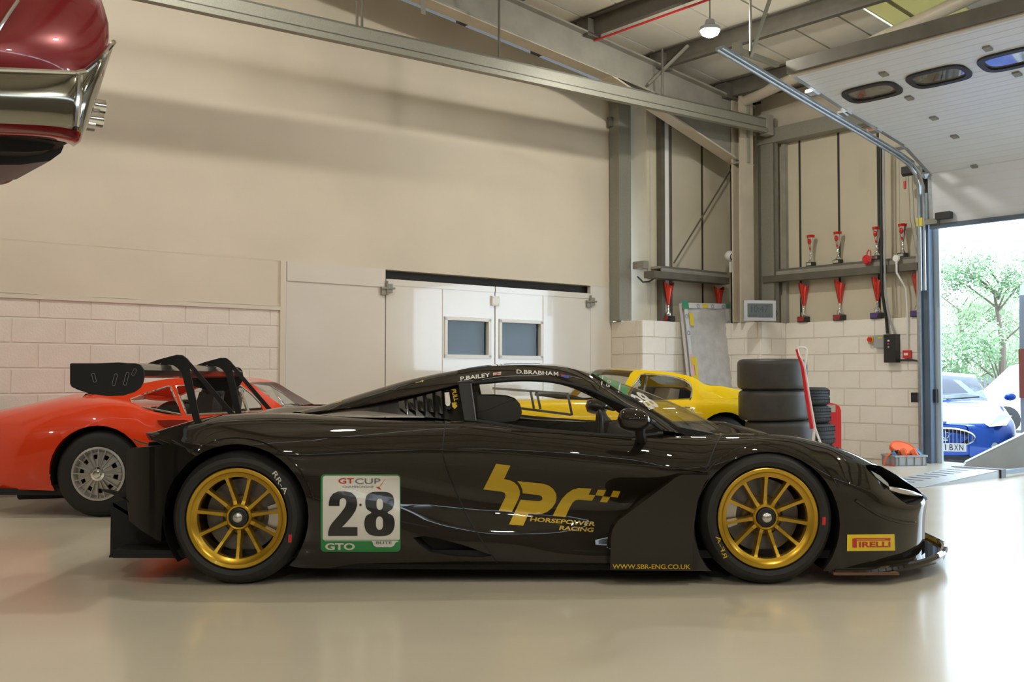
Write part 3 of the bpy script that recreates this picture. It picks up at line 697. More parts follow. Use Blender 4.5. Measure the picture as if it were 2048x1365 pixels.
# headlight sockets with lens and blade
def depth_on(px, py, default=5.4):
    d = ray(px, py); h = BV.ray_cast(Vector((0, 0, CAMZ)), d.normalized())
    return h[0].y if h[0] is not None and h[0].y < 6.2 else default
def socket(poly, inward, name, mat):
    out = []
    for a, b in poly:
        cx = sum(p[0] for p in poly) / len(poly); cy = sum(p[1] for p in poly) / len(poly)
        Y = depth_on(a + (a - cx) * .05, b + (b - cy) * .05, None)
        out.append((a, b, Y))
    ys = [o[2] for o in out if o[2]]; mean = sum(ys) / len(ys)
    front = [P(a, b, Y or mean) for a, b, Y in out]
    cen = sum(front, Vector()) / len(front)
    back = [cen + (p - cen) * .82 + Vector(inward) for p in front]; n = len(front)
    m = MB().add(front + back, [(i, (i + 1) % n, n + (i + 1) % n, n + i) for i in range(n)] + [tuple(range(n, 2 * n))])
    m.mir = mir; m.build(name, mat, race, 0); return cen, front
hc, hf = socket(HL, (-.06, .10, -.01), 'headlight_socket', 'matt_black')
socket(SC_, (0, .08, 0), 'side_intake', 'matt_black')
def both(m):                       # add the mirrored half of a mesh builder
    m.mir = mir; return m
def whole(m):
    n = len(m.v); m.v += [tuple(mir(p)) for p in m.v]; m.f += [tuple(i + n for i in f) for f in m.f]; return m
lens = []
for a, b in ((1742, 942), (1760, 952), (1776, 967), (1779, 975), (1768, 968), (1752, 955)): lens.append(P(a, b, depth_on(1731, 950) + .04))
both(MB().prism(lens, (0, .03, 0))).build('headlight_lens', 'lamp_glass', race, 0)
bl = MB().tube([P(1776, 977, 5.42), P(1800, 983, 5.45), P(1825, 988, 5.52), P(1845, 993, 5.62)], [.012, .016, .014, .006], 8)
both(bl).build('headlight_blade', 'silver', race)
# splitter
sp = []
for a, b in ((1672, 5.22), (1740, 5.22), (1800, 5.27), (1845, 5.36), (1875, 5.48), (1890, 5.64)): sp.append(P(a, 1140, b))
sp = [Vector((p.x, p.y, 0)) for p in sp]; sp.append(Vector((2.47, 5.9, 0))); sp.append(Vector((2.50, YC, 0)))
edge = catmull(sp, 6); full = edge + [mir(p) for p in edge[:-1][::-1]]
full = [Vector((p[0], p[1], 0)) for p in full]
inner = [Vector((1.60, full[0].y, 0))] + full + [Vector((1.60, full[-1].y, 0))]
zt = lambda x: .085 + .0
MB().prism([Vector((p.x, p.y, .062)) for p in inner], (0, 0, .022)).build('splitter', 'race_paint', race, 30)
lip = [Vector((p.x - .006, p.y + (.006 if p.y < YC else -.006), .062 + .03 * min(1, max(0, (p.x - 1.8) / .5)))) for p in full]
MB().tube(lip, .020, 8).build('splitter_lip', 'race_paint', race)
both(MB().prism([Vector((1.62, 5.20, .052)), Vector((1.95, 5.20, .052)), Vector((1.95, 5.24, .052)), Vector((1.62, 5.24, .052))], (0, 0, .012))).build('skid_strip', pbr('skid_wood', (.16, .07, .035), .6), race, 0)
# bumper crease (canard strip) in front of the wheel
def strip(pts, width, name, mat, parent, off=.003, n=14, mirror=True):
    """thin raised strip laid on the skin along a pixel path"""
    d = catmull([Vector((a, b, 0)) for a, b in pts], n); m = MB(); rows = []
    last = 5.3
    for i, p in enumerate(d):
        t = (d[min(i + 1, len(d) - 1)] - d[max(i - 1, 0)]).normalized(); nn = Vector((-t.y, t.x, 0)) * width / 2; r = []
        for q in (p - nn, p + nn):
            Y = depth_on(q.x, q.y, last); last = Y; r.append(P(q.x, q.y, Y - off))
        rows.append(r)
    m.grid(rows)
    if mirror: both(m)
    return m.build(name, mat, parent, 60)
def ridge(pts, r, name, mat, off=.0, n=8):
    d = catmull([Vector((a, b, 0)) for a, b in pts], n); last = 5.3; path = []
    for p in d:
        last = depth_on(p.x, p.y, last); path.append(P(p.x, p.y, last - off))
    return both(MB().tube(path, r, 8)).build(name, mat, race)
ridge([(1711, 1001), (1735, 1017), (1765, 1034), (1800, 1044), (1830, 1047)], .009, 'bumper_crease', 'race_paint', 0)
# seams
strip([(893, 838), (888, 870), (885, 905), (894, 940), (910, 980), (935, 1032), (962, 1079), (1003, 1139)], 2.4, 'door_seam', 'matt_black', race)
strip([(1443, 869), (1432, 890), (1418, 925), (1412, 938), (1420, 950)], 3.0, 'fender_seam', 'matt_black', race)
strip([(343, 880), (372, 896), (397, 908)], 2.6, 'bumper_seam', 'matt_black', race)
strip([(618, 992), (650, 1003), (700, 1016), (745, 1030), (787, 1041), (860, 1055)], 1.6, 'sill_seam', 'matt_black', race)
ridge([(640, 896), (760, 897.5), (880, 900)], .0045, 'side_crease', 'race_paint')
ridge([(888, 900), (963, 903), (1073, 912), (1160, 921), (1256, 929), (1334, 936), (1405, 944)], .0055, 'side_crease', 'race_paint')
ridge([(1023, 862), (1100, 866), (1180, 872), (1263, 879)], .007, 'window_sill_strip', 'race_paint')
def arc_px(cx, cy, r, a0, a1, n=14): return [(cx + r * math.cos(math.radians(a0 + (a1 - a0) * k / n)), cy - r * math.sin(math.radians(a0 + (a1 - a0) * k / n))) for k in range(n + 1)]
ridge(arc_px(1534, 1050, 162, 140, 28), .006, 'arch_flare', 'race_paint', n=3)
ridge(arc_px(472, 1034, 158, 128, 12), .005, 'arch_flare', 'race_paint', n=3)
# front fender vane
vp = [(1222, 1075), (1226, 1058), (1236, 1042), (1350, 957), (1362, 951), (1418, 950), (1409, 968), (1396, 1000), (1389, 1045), (1386, 1090), (1386, 1143), (1220, 1141)]
m = MB().prism(PS(vp, 5.185), (0, .10, 0)); both(m).build('side_vane', 'race_paint', race, 0)
# sills
both(MB().prism([P(608, 1137, 5.27), P(1220, 1141, 5.27), P(1220, 1132, 5.27), P(606, 1128, 5.27)], (0, .12, 0))).build('side_skirt', 'satin_black', race, 0)
# underbody, arch liners
MB().prism([(-2.05, 5.30, .12), (1.9, 5.30, .12), (1.9, 2 * YC - 5.30, .12), (-2.05, 2 * YC - 5.30, .12)], (0, 0, .04)).build('underbody', 'matt_black', race, 0)
WR, WF = P(474, 1034, YN), P(1535, 1035, YN)
for nm, (cx, cy, r) in {'a': (472, 1034, 145), 'b': (1534, 1050, 146)}.items():
    c = P(cx, cy, 5.22); rr = r * 5.22 / F
    m = MB().lathe([(rr, .0), (rr + .004, .04), (rr, .50), (0.0, .50)], (c.x, 5.215, c.z), (0, 1, 0), 40, math.radians(-38), math.radians(218))
    both(m).build('wheel_arch_liner', 'matt_black', race)
# rear quarter, diffuser, tail light
qp = [(252, 904), (256, 899), (266, 896), (300, 894), (345, 887), (372, 897), (400, 908), (374, 928), (348, 959), (330, 999), (324, 1041), (322, 1084), (312, 1080), (280, 1060), (258, 1042), (253, 1000)]
def qY(a): return 5.215 + .22 * max(0, (360 - a) / 108) ** 2
fr = [P(a, b, qY(a)) for a, b in qp]; n = len(fr)
bmq = bmesh.new(); vs = [bmq.verts.new(p) for p in fr]; bmq.faces.new(vs)
for k in range(12):
    x = P(255 + k * 12.0, 900, 5.25).x
    bmesh.ops.bisect_plane(bmq, geom=bmq.verts[:] + bmq.edges[:] + bmq.faces[:], plane_co=(x, 0, 0), plane_no=(1, 0, 0))
for v in bmq.verts:
    a, b = proj(v.co); v.co = P(a, b, qY(a))
ex = bmesh.ops.extrude_face_region(bmq, geom=bmq.faces[:])['geom']
for v in [e for e in ex if isinstance(e, bmesh.types.BMVert)]: v.co += Vector((.03, .16, 0))
bq2 = bmq.copy(); [setattr(v.co, 'y', 2 * YC - v.co.y) for v in bq2.verts]
bm_obj(bmq, 'rear_quarter_panel', 'satin_black', race, 30); bm_obj(bq2, 'rear_quarter_panel', 'satin_black', race, 30)
both(MB().tube(T3([(253, 1000, 5.43), (280, 1022, 5.36), (308, 1038, 5.28), (323, 1046, 5.25)]), .004, 6)).build('panel_crease', 'satin_black', race)
both(MB().prism(PS([(222, 1004), (262, 1002), (370, 1002), (372, 1108), (365, 1113), (220, 1114)], 5.50), (0, .02, 0))).build('diffuser_side_plate', 'matt_black', race, 0)
both(MB().prism(PS([(218, 1112), (370, 1112), (370, 1116), (218, 1116)], 5.47), (0, .07, 0))).build('diffuser_foot', 'matt_black', race, 0)
MB().prism([(-2.0, 5.52, .40), (-1.95, 5.52, .70), (-1.95, 2 * YC - 5.52, .70), (-2.0, 2 * YC - 5.52, .40)], (.06, 0, 0)).build('rear_fascia', 'matt_black', race, 0)
MB().prism([(-2.13, 5.5, .36), (-1.75, 5.5, .13), (-1.75, 2 * YC - 5.5, .13), (-2.13, 2 * YC - 5.5, .36)], (0, 0, .02)).build('diffuser', 'matt_black', race, 0)
both(MB().prism(PS([(291, 866), (303, 880), (332, 894), (349, 886), (330, 880), (300, 867)], 5.44), (0, .06, 0))).build('tail_light', 'decal_grey', race, 0)
both(MB().prism(PS([(291, 867), (297, 880), (304, 882), (298, 869)], 5.43), (-.004, .07, 0))).build('tail_lens', 'tail_red', race, 0)
MB().tube(T3([(204, 981, 5.62), (222, 984, 5.60), (250, 993, 5.56), (275, 1000, 5.56)]), [.006, .012, .016, .016], 8).build('tow_strap', 'matt_black', race)
MB().tube(T3([(268, 880, 5.75), (282, 886, 5.74), (300, 890, 5.72), (335, 893, 5.7)]), .006, 6).tube(T3([(318, 893, 5.6), (324, 884, 5.6), (330, 892, 5.6)]), .006, 6).build('rear_hose', 'bell_bronze', race)
# rear wing
ep = [(140, 728.5), (143, 727), (270, 727), (280, 730), (286, 738), (288, 750), (286, 765), (280, 776), (268, 785), (245, 792), (215, 793), (180, 788), (155, 780), (143, 774), (140, 768)]
for yy in (0, 1):
    m = MB().prism(PS(ep, 5.25), (0, .012, 0))
    if yy: m.v = [tuple(mir(p)) for p in m.v]
    e_ = m.build('wing_endplate', 'matt_black', race, 0)
    if not yy:
        for (a, b, an, L_) in ((188, 756, -15, 6), (229.5, 760, 14, 9), (252.5, 758, 14, 10), (268, 745, 25, 4)):
            t = math.radians(an); ps = []
            for k in range(14):
                th = 2 * PI * k / 14; x, y = 3.2 * math.cos(th), 3.2 * math.sin(th) + (L_ if math.sin(th) > 0 else -L_)
                ps.append(P(a + x * math.cos(t) - y * math.sin(t), b + x * math.sin(t) + y * math.cos(t), 5.247))
            MB().tube(ps, .0018, 5, True).build('slot_rim', 'decal_grey', e_)
prof = [(-1.90, 1.055), (-1.885, 1.085), (-1.92, 1.115), (-2.02, 1.125), (-2.14, 1.12), (-2.26, 1.10), (-2.14, 1.085), (-2.02, 1.06), (-1.94, 1.045)]
MB().prism([(x, 5.262, z) for x, z in prof], (0, 2 * (YC - 5.262), 0)).build('wing_plane', 'carbon', race, 40)
arm = [[(285, 731), (317, 719.5), (353, 710), (364, 710.5), (374, 718), (381, 727), (374, 742), (362, 745), (355, 737), (346, 731), (336, 730), (330, 733), (327, 738), (321, 735), (322, 727), (297, 734), (291, 740), (287, 740)],
       [(289, 738), (295, 736), (300, 747), (321, 747), (322, 732), (328, 733), (325, 752), (297, 752)],
       [(362, 742), (378, 736), (399.5, 840), (386, 842)],
       [(371, 728), (381, 726), (469, 828), (457, 829)]]
for yy in (0, 1):
    m = MB()
    for ia, pg in enumerate(arm): m.prism([p + Vector((0, .0015 * ia, 0)) for p in PS(pg, 5.77)], (0, .016 - .003 * ia, 0))
    if yy: m.v = [tuple(mir(p)) for p in m.v]
    m.build('wing_pylon', 'matt_black', race, 0)
# ---- cabin
Wt = T3([(917, 769, 5.60), (943, 767.5, 5.61), (982, 764, 5.62), (1033, 760, 5.63), (1085, 761, 5.62), (1136, 768, 5.60), (1177, 779.5, 5.57), (1208, 793, 5.55), (1249, 812, 5.51), (1279, 829, 5.47), (1306, 847, 5.43), (1326, 862, 5.39)])
Rr = T3([(915, 741, 5.76), (940, 737, 5.78), (980, 733, 5.79), (1030, 730.5, 5.80), (1085, 731, 5.80), (1135, 736, 5.79), (1183, 750, 5.76), (1219, 773, 5.71), (1256, 797, 5.66), (1304, 824, 5.58), (1342, 849, 5.52), (1376, 873, 5.45)])
Cn = [Vector((x, YC, z)) for x, z in ((-.31, 1.095), (-.22, 1.113), (-.08, 1.128), (.05, 1.134), (.18, 1.132), (.30, 1.122), (.45, 1.085), (.58, 1.045), (.72, .995), (.90, .925), (1.08, .845), (1.24, .755))]
NS = 60
wt, rr, cn = catmull(Wt, 6), catmull(Rr, 6), catmull(Cn, 6)
isp = 6 * 6
def crown(a, c, k=10, bulge=.012):
    return [Vector((a.x + (c.x - a.x) * math.sin(PI / 2 * t / k), a.y + (c.y - a.y) * t / k, a.z + (c.z - a.z) * math.sin(PI / 2 * t / k))) for t in range(k + 1)]
sf = both(MB().grid([[a, a.lerp(b, .35) + Vector((0, -.008, .006)), a.lerp(b, .7) + Vector((0, -.006, .006)), b] for a, b in zip(wt, rr)])).build('side_frame', 'race_paint', race, 50)
roof = MB().grid([crown(a, c) for a, c in zip(rr[:isp + 1], cn[:isp + 1])]); whole(roof).build('roof', 'race_paint', race, 50)
ws = whole(MB().grid([crown(a, c) for a, c in zip(rr[isp:], cn[isp:])])).build('windscreen', 'screen_glass', race, 60)
both(MB().tube(rr[isp:], .010, 6)).build('windscreen_trim', 'race_paint', race)
# engine cover / buttress
B0 = T3([(917, 769, 5.60), (860, 783, 5.64), (800, 796, 5.68), (740, 809, 5.73), (690, 818, 5.78), (610, 828, 5.82)])
B1 = T3([(915, 741, 5.76), (865, 750, 5.80), (800, 765, 5.84), (722, 788, 5.88), (655, 809, 5.92), (585, 826, 5.95)])
B2 = [Vector((x, YC, z)) for x, z in ((-.31, 1.095), (-.47, 1.065), (-.68, 1.01), (-.93, .93), (-1.15, .86), (-1.36, .80))]
b0, b1, b2 = catmull(B0, 8), catmull(B1, 8), catmull(B2, 8)
whole(MB().grid([[a, a.lerp(b, .4) + Vector((0, -.010, .008)), a.lerp(b, .75) + Vector((0, -.008, .008))] + crown(b, c, 8) for a, b, c in zip(b0, b1, b2)])).build('engine_cover', 'race_paint', race, 50)
both(MB().tube(b0, .006, 6)).build('cover_edge', 'race_paint', race)
# louvre panel
belt = T3([(928, 840, 5.43), (870, 833, 5.47), (800, 826, 5.54), (740, 820, 5.64), (700, 820, 5.70), (615, 829, 5.80)])
bb = catmull(belt, 8)
lp = both(MB().grid([[a + Vector((0, .02, 0)), a.lerp(b, .5) + Vector((0, .03, 0)), b + Vector((0, .012, -.01))] for a, b in zip(b0, bb)])).build('louvre_panel', 'satin_black', race, 50)
def lpY(px, py):
    t = max(0, min(1, (928 - px) / 313)); return 5.60 + (5.43 - 5.60) * max(0, min(1, (py - 770) / 70)) + .22 * t
for (a0, t0, b0_) in ((796, 803, 818), (814, 799, 820.5), (833, 794, 823), (852, 789, 825), (870, 784, 828)):
    q = [P(a0, t0 + 1, lpY(a0, t0)), P(a0 + 13, t0 - 2, lpY(a0, t0)), P(a0 + 16, b0_, lpY(a0, b0_)), P(a0 + 2, b0_ - 2, lpY(a0, b0_))]
    m = MB().add([q[0] + Vector((0, .02, 0)), q[1] + Vector((0, -.025, 0)), q[2] + Vector((0, -.025, 0)), q[3] + Vector((0, .02, 0)), q[1] + Vector((.004, .03, 0)), q[2] + Vector((.004, .03, 0))], [(0, 1, 2, 3), (1, 4, 5, 2)])
    both(m).build('louvre', 'carbon', race, 0)
both(MB().prism([P(a, b, lpY(a, b) - .012) for a, b in ((889, 786), (898, 785), (901, 806), (899, 812), (894, 813), (891, 809))], (0, .01, 0))).build('pull_tab', 'decal_white', race, 0)
both(MB().prism([P(a, b, lpY(a, b) - .004) for a, b in ((892, 809), (901, 808), (903, 816), (899, 820), (893, 818))], (0, .01, 0))).build('tab_recess', 'matt_black', race, 0)
# B pillar, side windows, frames
both(MB().prism(T3([(917, 768, 5.585), (942, 766, 5.59), (952, 843, 5.395), (929, 841, 5.40)]), (0, .03, 0))).build('b_pillar', 'matt_black', race, 0)
sill = T3([(951, 843, 5.40), (998, 850, 5.385), (1070, 860, 5.37), (1165, 868, 5.36), (1265, 874, 5.355), (1326, 868, 5.37)])
wi = catmull(Wt[1:], 6); si = resample(sill, len(wi))
for yy in (0, 1):
    m = MB().grid([[a, a.lerp(b, .5) + Vector((0, -.012, 0)), b] for a, b in zip(wi, si)])
    if yy: m.v = [tuple(mir(p)) for p in m.v]
    m.build('side_window', 'race_glass', race, 60)
    m = MB().tube(wi, .012, 6)
    m.tube([Vector(p) + Vector((0, .01, 0)) for p in si], .012, 6)
    if yy: m.v = [tuple(mir(p)) for p in m.v]
    m.build('window_surround', 'matt_black', race)
both(MB().tube([P(942, 768, 5.585), P(952, 842, 5.39)], .003, 6)).build('pillar_strip', 'decal_grey', race)
# mirror
mc = P(1268, 838, 5.10)
m = MB(); rows = []
for i in range(13):
    t = i / 12; x = -.082 + .164 * t; r = max(.02, (1 - abs((t - .46) / .54) ** 2.3)) ** .55 if 0 < t < 1 else .02; rows.append([mc + Vector((x, .075 * r * math.cos(2 * PI * j / 16), .056 * r * math.sin(2 * PI * j / 16) - .01 * t)) for j in range(17)])
both(m.grid(rows)).build('wing_mirror', 'race_paint', race, 60)
both(MB().tube([P(1278, 852, 5.12), P(1280, 868, 5.22), P(1283, 882, 5.36)], [.03, .026, .032], 8).tube([P(1298, 842, 5.12), P(1308, 846, 5.2)], [.016, .012], 8)).build('mirror_stalk', 'matt_black', race)
# interior: tub, seats, dash, wheel, cage, net bars
MB().prism([(-.34, 5.46, .14), (1.15, 5.46, .14), (1.15, 2 * YC - 5.46, .14), (-.34, 2 * YC - 5.46, .14)], (0, 0, .02)).prism([(-.36, 5.46, .14), (-.36, 2 * YC - 5.46, .14), (-.36, 2 * YC - 5.62, .98), (-.36, 5.62, .98)], (.02, 0, 0)).build('cockpit_tub', 'matt_black', race, 0)
both(MB().prism([(-.34, 5.44, .14), (1.1, 5.44, .14), (1.0, 5.44, .72), (-.30, 5.44, .76)], (0, .015, 0))).build('door_card', 'matt_black', race, 0)
MB().prism([(.62, 5.47, .60), (.66, 5.47, .74), (.80, 5.47, .80), (1.12, 5.47, .74), (1.12, 5.47, .60)], (0, 2 * (YC - 5.47), 0)).build('dashboard', 'matt_black', race, 30)
for yy, nm in ((5.88, 'seat'),):
    m = MB().prism([(-.28, yy - .23, .18), (.3, yy - .23, .18), (.34, yy - .23, .36), (-.02, yy - .23, .32), (-.20, yy - .23, .96), (-.34, yy - .23, .96)], (0, .46, 0)); sobj = m.build('seat', 'matt_black', race, 0)
    w_h = P(965, 820, 5.66); h = MB()
    for sgn in (-1, 1):
        pts = [(955, 792), (985, 792), (1012, 794), (1030, 800), (1041, 812), (1044, 825), (1040, 837), (1030, 843), (955, 846)]
        h.prism([Vector((p.x, yy + sgn * .21 - .03, p.z)) for p in PS(pts, 5.66)], (0, .06, 0))
    h.build('head_restraint', 'black_plastic', race, 50)
MB().tube([Vector((.50, 5.88 + .13 * math.cos(t), .73 + .12 * math.sin(t))) for t in [2 * PI * k / 24 for k in range(24)]], .014, 8, True).build('steering_wheel', 'black_plastic', race)
cage = MB()
for y in (5.66, 2 * YC - 5.66):
    cage.tube([Vector((-.30, y, .2)), Vector((-.30, y + (.06 if y < YC else -.06), 1.03)), Vector((-.1, y + (.08 if y < YC else -.08), 1.07)), Vector((.36, y + (.06 if y < YC else -.06), 1.035)), Vector((.66, y, .92)), Vector((.98, y - (.05 if y < YC else -.05), .72))], .02, 8)
cage.tube([Vector((-.30, 5.72, 1.03)), Vector((-.30, 2 * YC - 5.72, 1.03))], .02, 8).tube([Vector((.36, 5.74, 1.035)), Vector((.36, 2 * YC - 5.74, 1.035))], .02, 8)
cage.build('roll_cage', 'matt_black', race)
# sliding-window frame of the far door
nf = MB(); YF = 6.98
for a, b in (((985, 777), (1135, 788)), ((1040, 817), (1143, 830)), ((1061, 783), (1068, 818)), ((1073, 784), (1081, 819)), ((1135, 786), (1144, 831))):
    nf.bar(P(*a, YF), P(*b, YF), .02, .016)
nf.build('sliding_pane_frame', pbr('pane_frame', (.42, .42, .40), .35), race, 0)
# ---- wheels
def wheel(c, first, parent_name, r_t, sgn, parent, rot):
    """c = centre on the outer face plane, sgn=-1 outer side looks to -y"""
    ax = Vector((0, sgn, 0)); cx = Vector((c[0], c[1], c[2]))
    o = bpy.data.objects.new('wheel', None)
    tw = .31; half = []
    prof = [(.248, -.012), (.262, .010), (.285, .018), (.305, .012), (r_t - .024, -.004), (r_t - .008, -.026), (r_t, -.06), (r_t, -tw + .03), (r_t - .02, -tw - .01), (.262, -tw - .02)]
    tyre = MB().lathe(prof, cx, ax, 64).build('tyre', 'rubber', parent)
    rim = MB().lathe([(.230, -.20), (.228, -.06), (.236, -.010), (.249, .004), (.253, .012), (.249, .015), (.234, .011), (.226, .0), (.212, -.006), (.206, -.010), (.204, -.045), (.214, -.075), (.222, -.20)], cx, ax, 64)
    x_, z_ = Vector((1, 0, 0)), Vector((0, 0, 1))
    def pol(r, a, h): return cx + ax * h + x_ * (r * math.cos(a)) + z_ * (r * math.sin(a))
    for k in range(11):
        a = rot + 2 * PI * k / 11
        def sec(r, hw, h0, h1): return [pol(r, a - hw / r, h0), pol(r, a + hw / r, h0), pol(r, a + hw * .6 / r, h1), pol(r, a - hw * .6 / r, h1)]
        S = [sec(.052, .017, -.075, -.035), sec(.085, .0145, -.078, -.044), sec(.15, .012, -.068, -.030), sec(.195, .0135, -.055, -.016), sec(.212, .018, -.050, -.009)]
        for A_, B_ in zip(S, S[1:]): rim.hexa(A_ + B_)
    rim.lathe([(.0, -.06), (.05, -.06), (.052, -.03), (.060, -.028), (.066, -.035), (.068, -.08), (0, -.08)], cx, ax, 32)
    ro = rim.build('rim', 'gold', tyre)
    MB().lathe([(.002, .0), (.015, -.001), (.024, -.008), (.027, -.024)], cx, ax, 24).build('centre_nut', 'silver', tyre)
    MB().lathe([(.027, -.024), (.040, -.024), (.042, -.020), (.046, -.022), (.048, -.04)], cx, ax, 24).build('nut_ring', 'black_plastic', tyre)
    for k in range(12):
        pass
    MB().lathe([(.188, -.125), (.188, -.155), (.10, -.155)], cx, ax, 48).lathe([(.10, -.125), (.188, -.125)], cx, ax, 48).build('brake_disc', 'disc_steel', tyre)
    MB().lathe([(.045, -.11), (.095, -.112), (.108, -.122), (.108, -.13)], cx, ax, 32).build('disc_bell', 'bell_bronze', tyre)
    cs = (PI * .97) if first == 'f' else (0.0 - .08)
    m = MB()
    rows = [[pol(r, cs + da, h) for da in [(-.42 + .84 * i / 10) for i in range(11)]] for r, h in ((.135, -.105), (.14, -.09), (.19, -.09), (.197, -.105))]
    m.grid(rows).build('brake_caliper', 'silver', tyre)
    MB().lathe([(.235, -.19), (.0, -.19)], cx, ax, 40).build('wheel_back', 'matt_black', tyre)
    return tyre
RT = .338
for c, f, rot in ((WR, 'r', -PI / 2), (WF, 'f', PI / 2)):
    wheel((c.x, YN, RT), f, '', RT, -1, race, rot); wheel((c.x, 2 * YC - YN, RT), f, '', RT, 1, race, rot)
# ---- decals laid on the skin through pixel outlines
allv, allp = [], []
for o in race.children:
    if o.type == 'MESH' and o.name.split('.')[0] in ('body_shell', 'side_frame', 'side_vane', 'windscreen', 'engine_cover', 'louvre_panel', 'b_pillar', 'front_fascia'):
        n = len(allv); allv += [v.co.copy() for v in o.data.vertices]; allp += [tuple(i + n for i in p.vertices) for p in o.data.polygons]
BV2 = BVHTree.FromPolygons(allv, allp)
bpy.context.view_layer.update()
def hit2(px, py):
    h = BV2.ray_cast(Vector((0, 0, CAMZ)), ray(px, py).normalized()); return h[0]
def lay(bm, name, mat, off, parent=race, step=7.0, label=None):
    """bm holds flat faces in pixel coordinates (x, y, 0); drape them on the skin"""
    xs = [v.co.x for v in bm.verts]; ys = [v.co.y for v in bm.verts]
    x = min(xs) + step
    while x < max(xs):
        bmesh.ops.bisect_plane(bm, geom=bm.verts[:] + bm.edges[:] + bm.faces[:], plane_co=(x, 0, 0), plane_no=(1, 0, 0)); x += step
    y = min(ys) + step
    while y < max(ys):
        bmesh.ops.bisect_plane(bm, geom=bm.verts[:] + bm.edges[:] + bm.faces[:], plane_co=(0, y, 0), plane_no=(0, 1, 0)); y += step
    last = 5.3
    for v in bm.verts:
        h = next((q for q in (hit2(v.co.x - dd * .35, v.co.y + dd) for dd in (0, 2, 4, 7, 11)) if q is not None and q.y < 6.3), None); Y = h.y if h is not None and h.y < 6.3 else last; last = Y
        v.co = P(v.co.x, v.co.y, Y - off)
    bmesh.ops.recalc_face_normals(bm, faces=bm.faces)
    me = bpy.data.meshes.new(name); bm.to_mesh(me); bm.free(); finish(me, mat, 60)
    o = link(name, me, parent)
    if label: o['label'] = label
    return o
def poly_bm(polys):
    bm = bmesh.new()
    for pg in polys: bm.faces.new([bm.verts.new((a, b, 0)) for a, b in pg])
    bmesh.ops.triangulate(bm, faces=bm.faces[:]); return bm
def curve_bm(outlines):            # filled shape with holes (even-odd)
    cu = bpy.data.curves.new('c', 'CURVE'); cu.dimensions = '2D'; cu.fill_mode = 'FRONT'
    for pts in outlines:
        sp_ = cu.splines.new('POLY'); sp_.points.add(len(pts) - 1); sp_.use_cyclic_u = True
        for q, (a, b) in zip(sp_.points, pts): q.co = (a, b, 0, 1)
    o = bpy.data.objects.new('c', cu); me = o.to_mesh(); bm = bmesh.new(); bm.from_mesh(me); o.to_mesh_clear()
    bpy.data.objects.remove(o); bpy.data.curves.remove(cu); return bm
def text_bm(txt, o, ux, uy, bold=0, spacing=1.0):
    """text in font units, baseline origin o, ux maps text width 1 -> pixels vec total width, uy cap height vec"""
    cu = bpy.data.curves.new('t', 'FONT'); cu.body = txt; cu.offset = bold; cu.space_character = spacing; cu.resolution_u = 4
    ob = bpy.data.objects.new('t', cu); me = ob.to_mesh(); bm = bmesh.new(); bm.from_mesh(me); ob.to_mesh_clear()
    bpy.data.objects.remove(ob); bpy.data.curves.remove(cu)
    xs = [v.co.x for v in bm.verts]; ys = [v.co.y for v in bm.verts]; x0, x1, y0, y1 = min(xs), max(xs), min(ys), max(ys)
    for v in bm.verts:
        a, b = (v.co.x - x0) / (x1 - x0), (v.co.y - y0) / (y1 - y0)
        v.co = (o[0] + ux[0] * a + uy[0] * b, o[1] + ux[1] * a + uy[1] * b, 0)
    return bm
def rrect(x0, y0, x1, y1, r, n=5, skew=0):
    out = []
    for cx, cy, a in ((x1 - r, y0 + r, -90), (x1 - r, y1 - r, 0), (x0 + r, y1 - r, 90), (x0 + r, y0 + r, 180)):
        out += [(cx + r * math.cos(math.radians(a + 90 * k / n)), cy + r * math.sin(math.radians(a + 90 * k / n))) for k in range(n + 1)]
    return out
np_ = lay(poly_bm([rrect(641.5, 949, 801, 1104.5, 8)]), 'number_panel', 'decal_green', .003)
lay(poly_bm([rrect(645.5, 952, 799.5, 1083, 6)[0:24]]), 'panel_white', 'decal_white', .0045, np_)
lay(poly_bm([[(644, 1080.5), (800, 1080.5), (800, 1081.8), (644, 1081.8)]]), 'panel_line', 'decal_green', .0055, np_)
lay(poly_bm([[(742, 1082), (798, 1083), (791, 1086), (788, 1092), (783, 1095), (752, 1095), (747, 1091), (745, 1085)]]), 'sponsor_tab', 'decal_white', .0055, np_)
two = [(657.5, 1012.5), (657.5, 1006), (660, 996), (666, 988), (676, 983.5), (690, 983), (703, 986), (711, 993), (714.5, 1004), (714.5, 1011), (711, 1022), (704, 1033), (691, 1048), (684, 1055), (715, 1055), (715, 1072.5), (656, 1072.5), (656.5, 1064), (659, 1055), (664, 1047), (682, 1026), (690, 1015), (692.5, 1008), (692.5, 1003), (691, 999), (688, 997), (684, 997), (680.5, 999.5), (679, 1004), (679, 1012.5)]
lay(curve_bm([two]), 'digit_two', 'decal_black', .006, np_)
def ell(cx, cy, rx, ry, n=28, e=.8): return [(cx + rx * abs(math.cos(2 * PI * k / n)) ** e * (1 if math.cos(2 * PI * k / n) > 0 else -1), cy + ry * abs(math.sin(2 * PI * k / n)) ** e * (1 if math.sin(2 * PI * k / n) > 0 else -1)) for k in range(n)]
eight = [(759, 984), (775, 985), (785, 991), (788, 1001), (788, 1010), (784, 1019), (775, 1026), (785, 1032), (789, 1042), (789, 1053), (785, 1064), (776, 1071), (759, 1073), (742, 1071), (733, 1064), (729, 1053), (729, 1042), (733, 1032), (743, 1026), (734, 1019), (731, 1010), (731, 1001), (734, 991), (744, 985)]
lay(curve_bm([[tuple(p[:2]) for p in catmull([Vector((a, b, 0)) for a, b in eight + eight[:1]], 3)][:-1], ell(759.5, 1009, 6.5, 11.5), ell(759, 1047, 7.2, 13.5)]), 'digit_eight', 'decal_black', .006, np_)
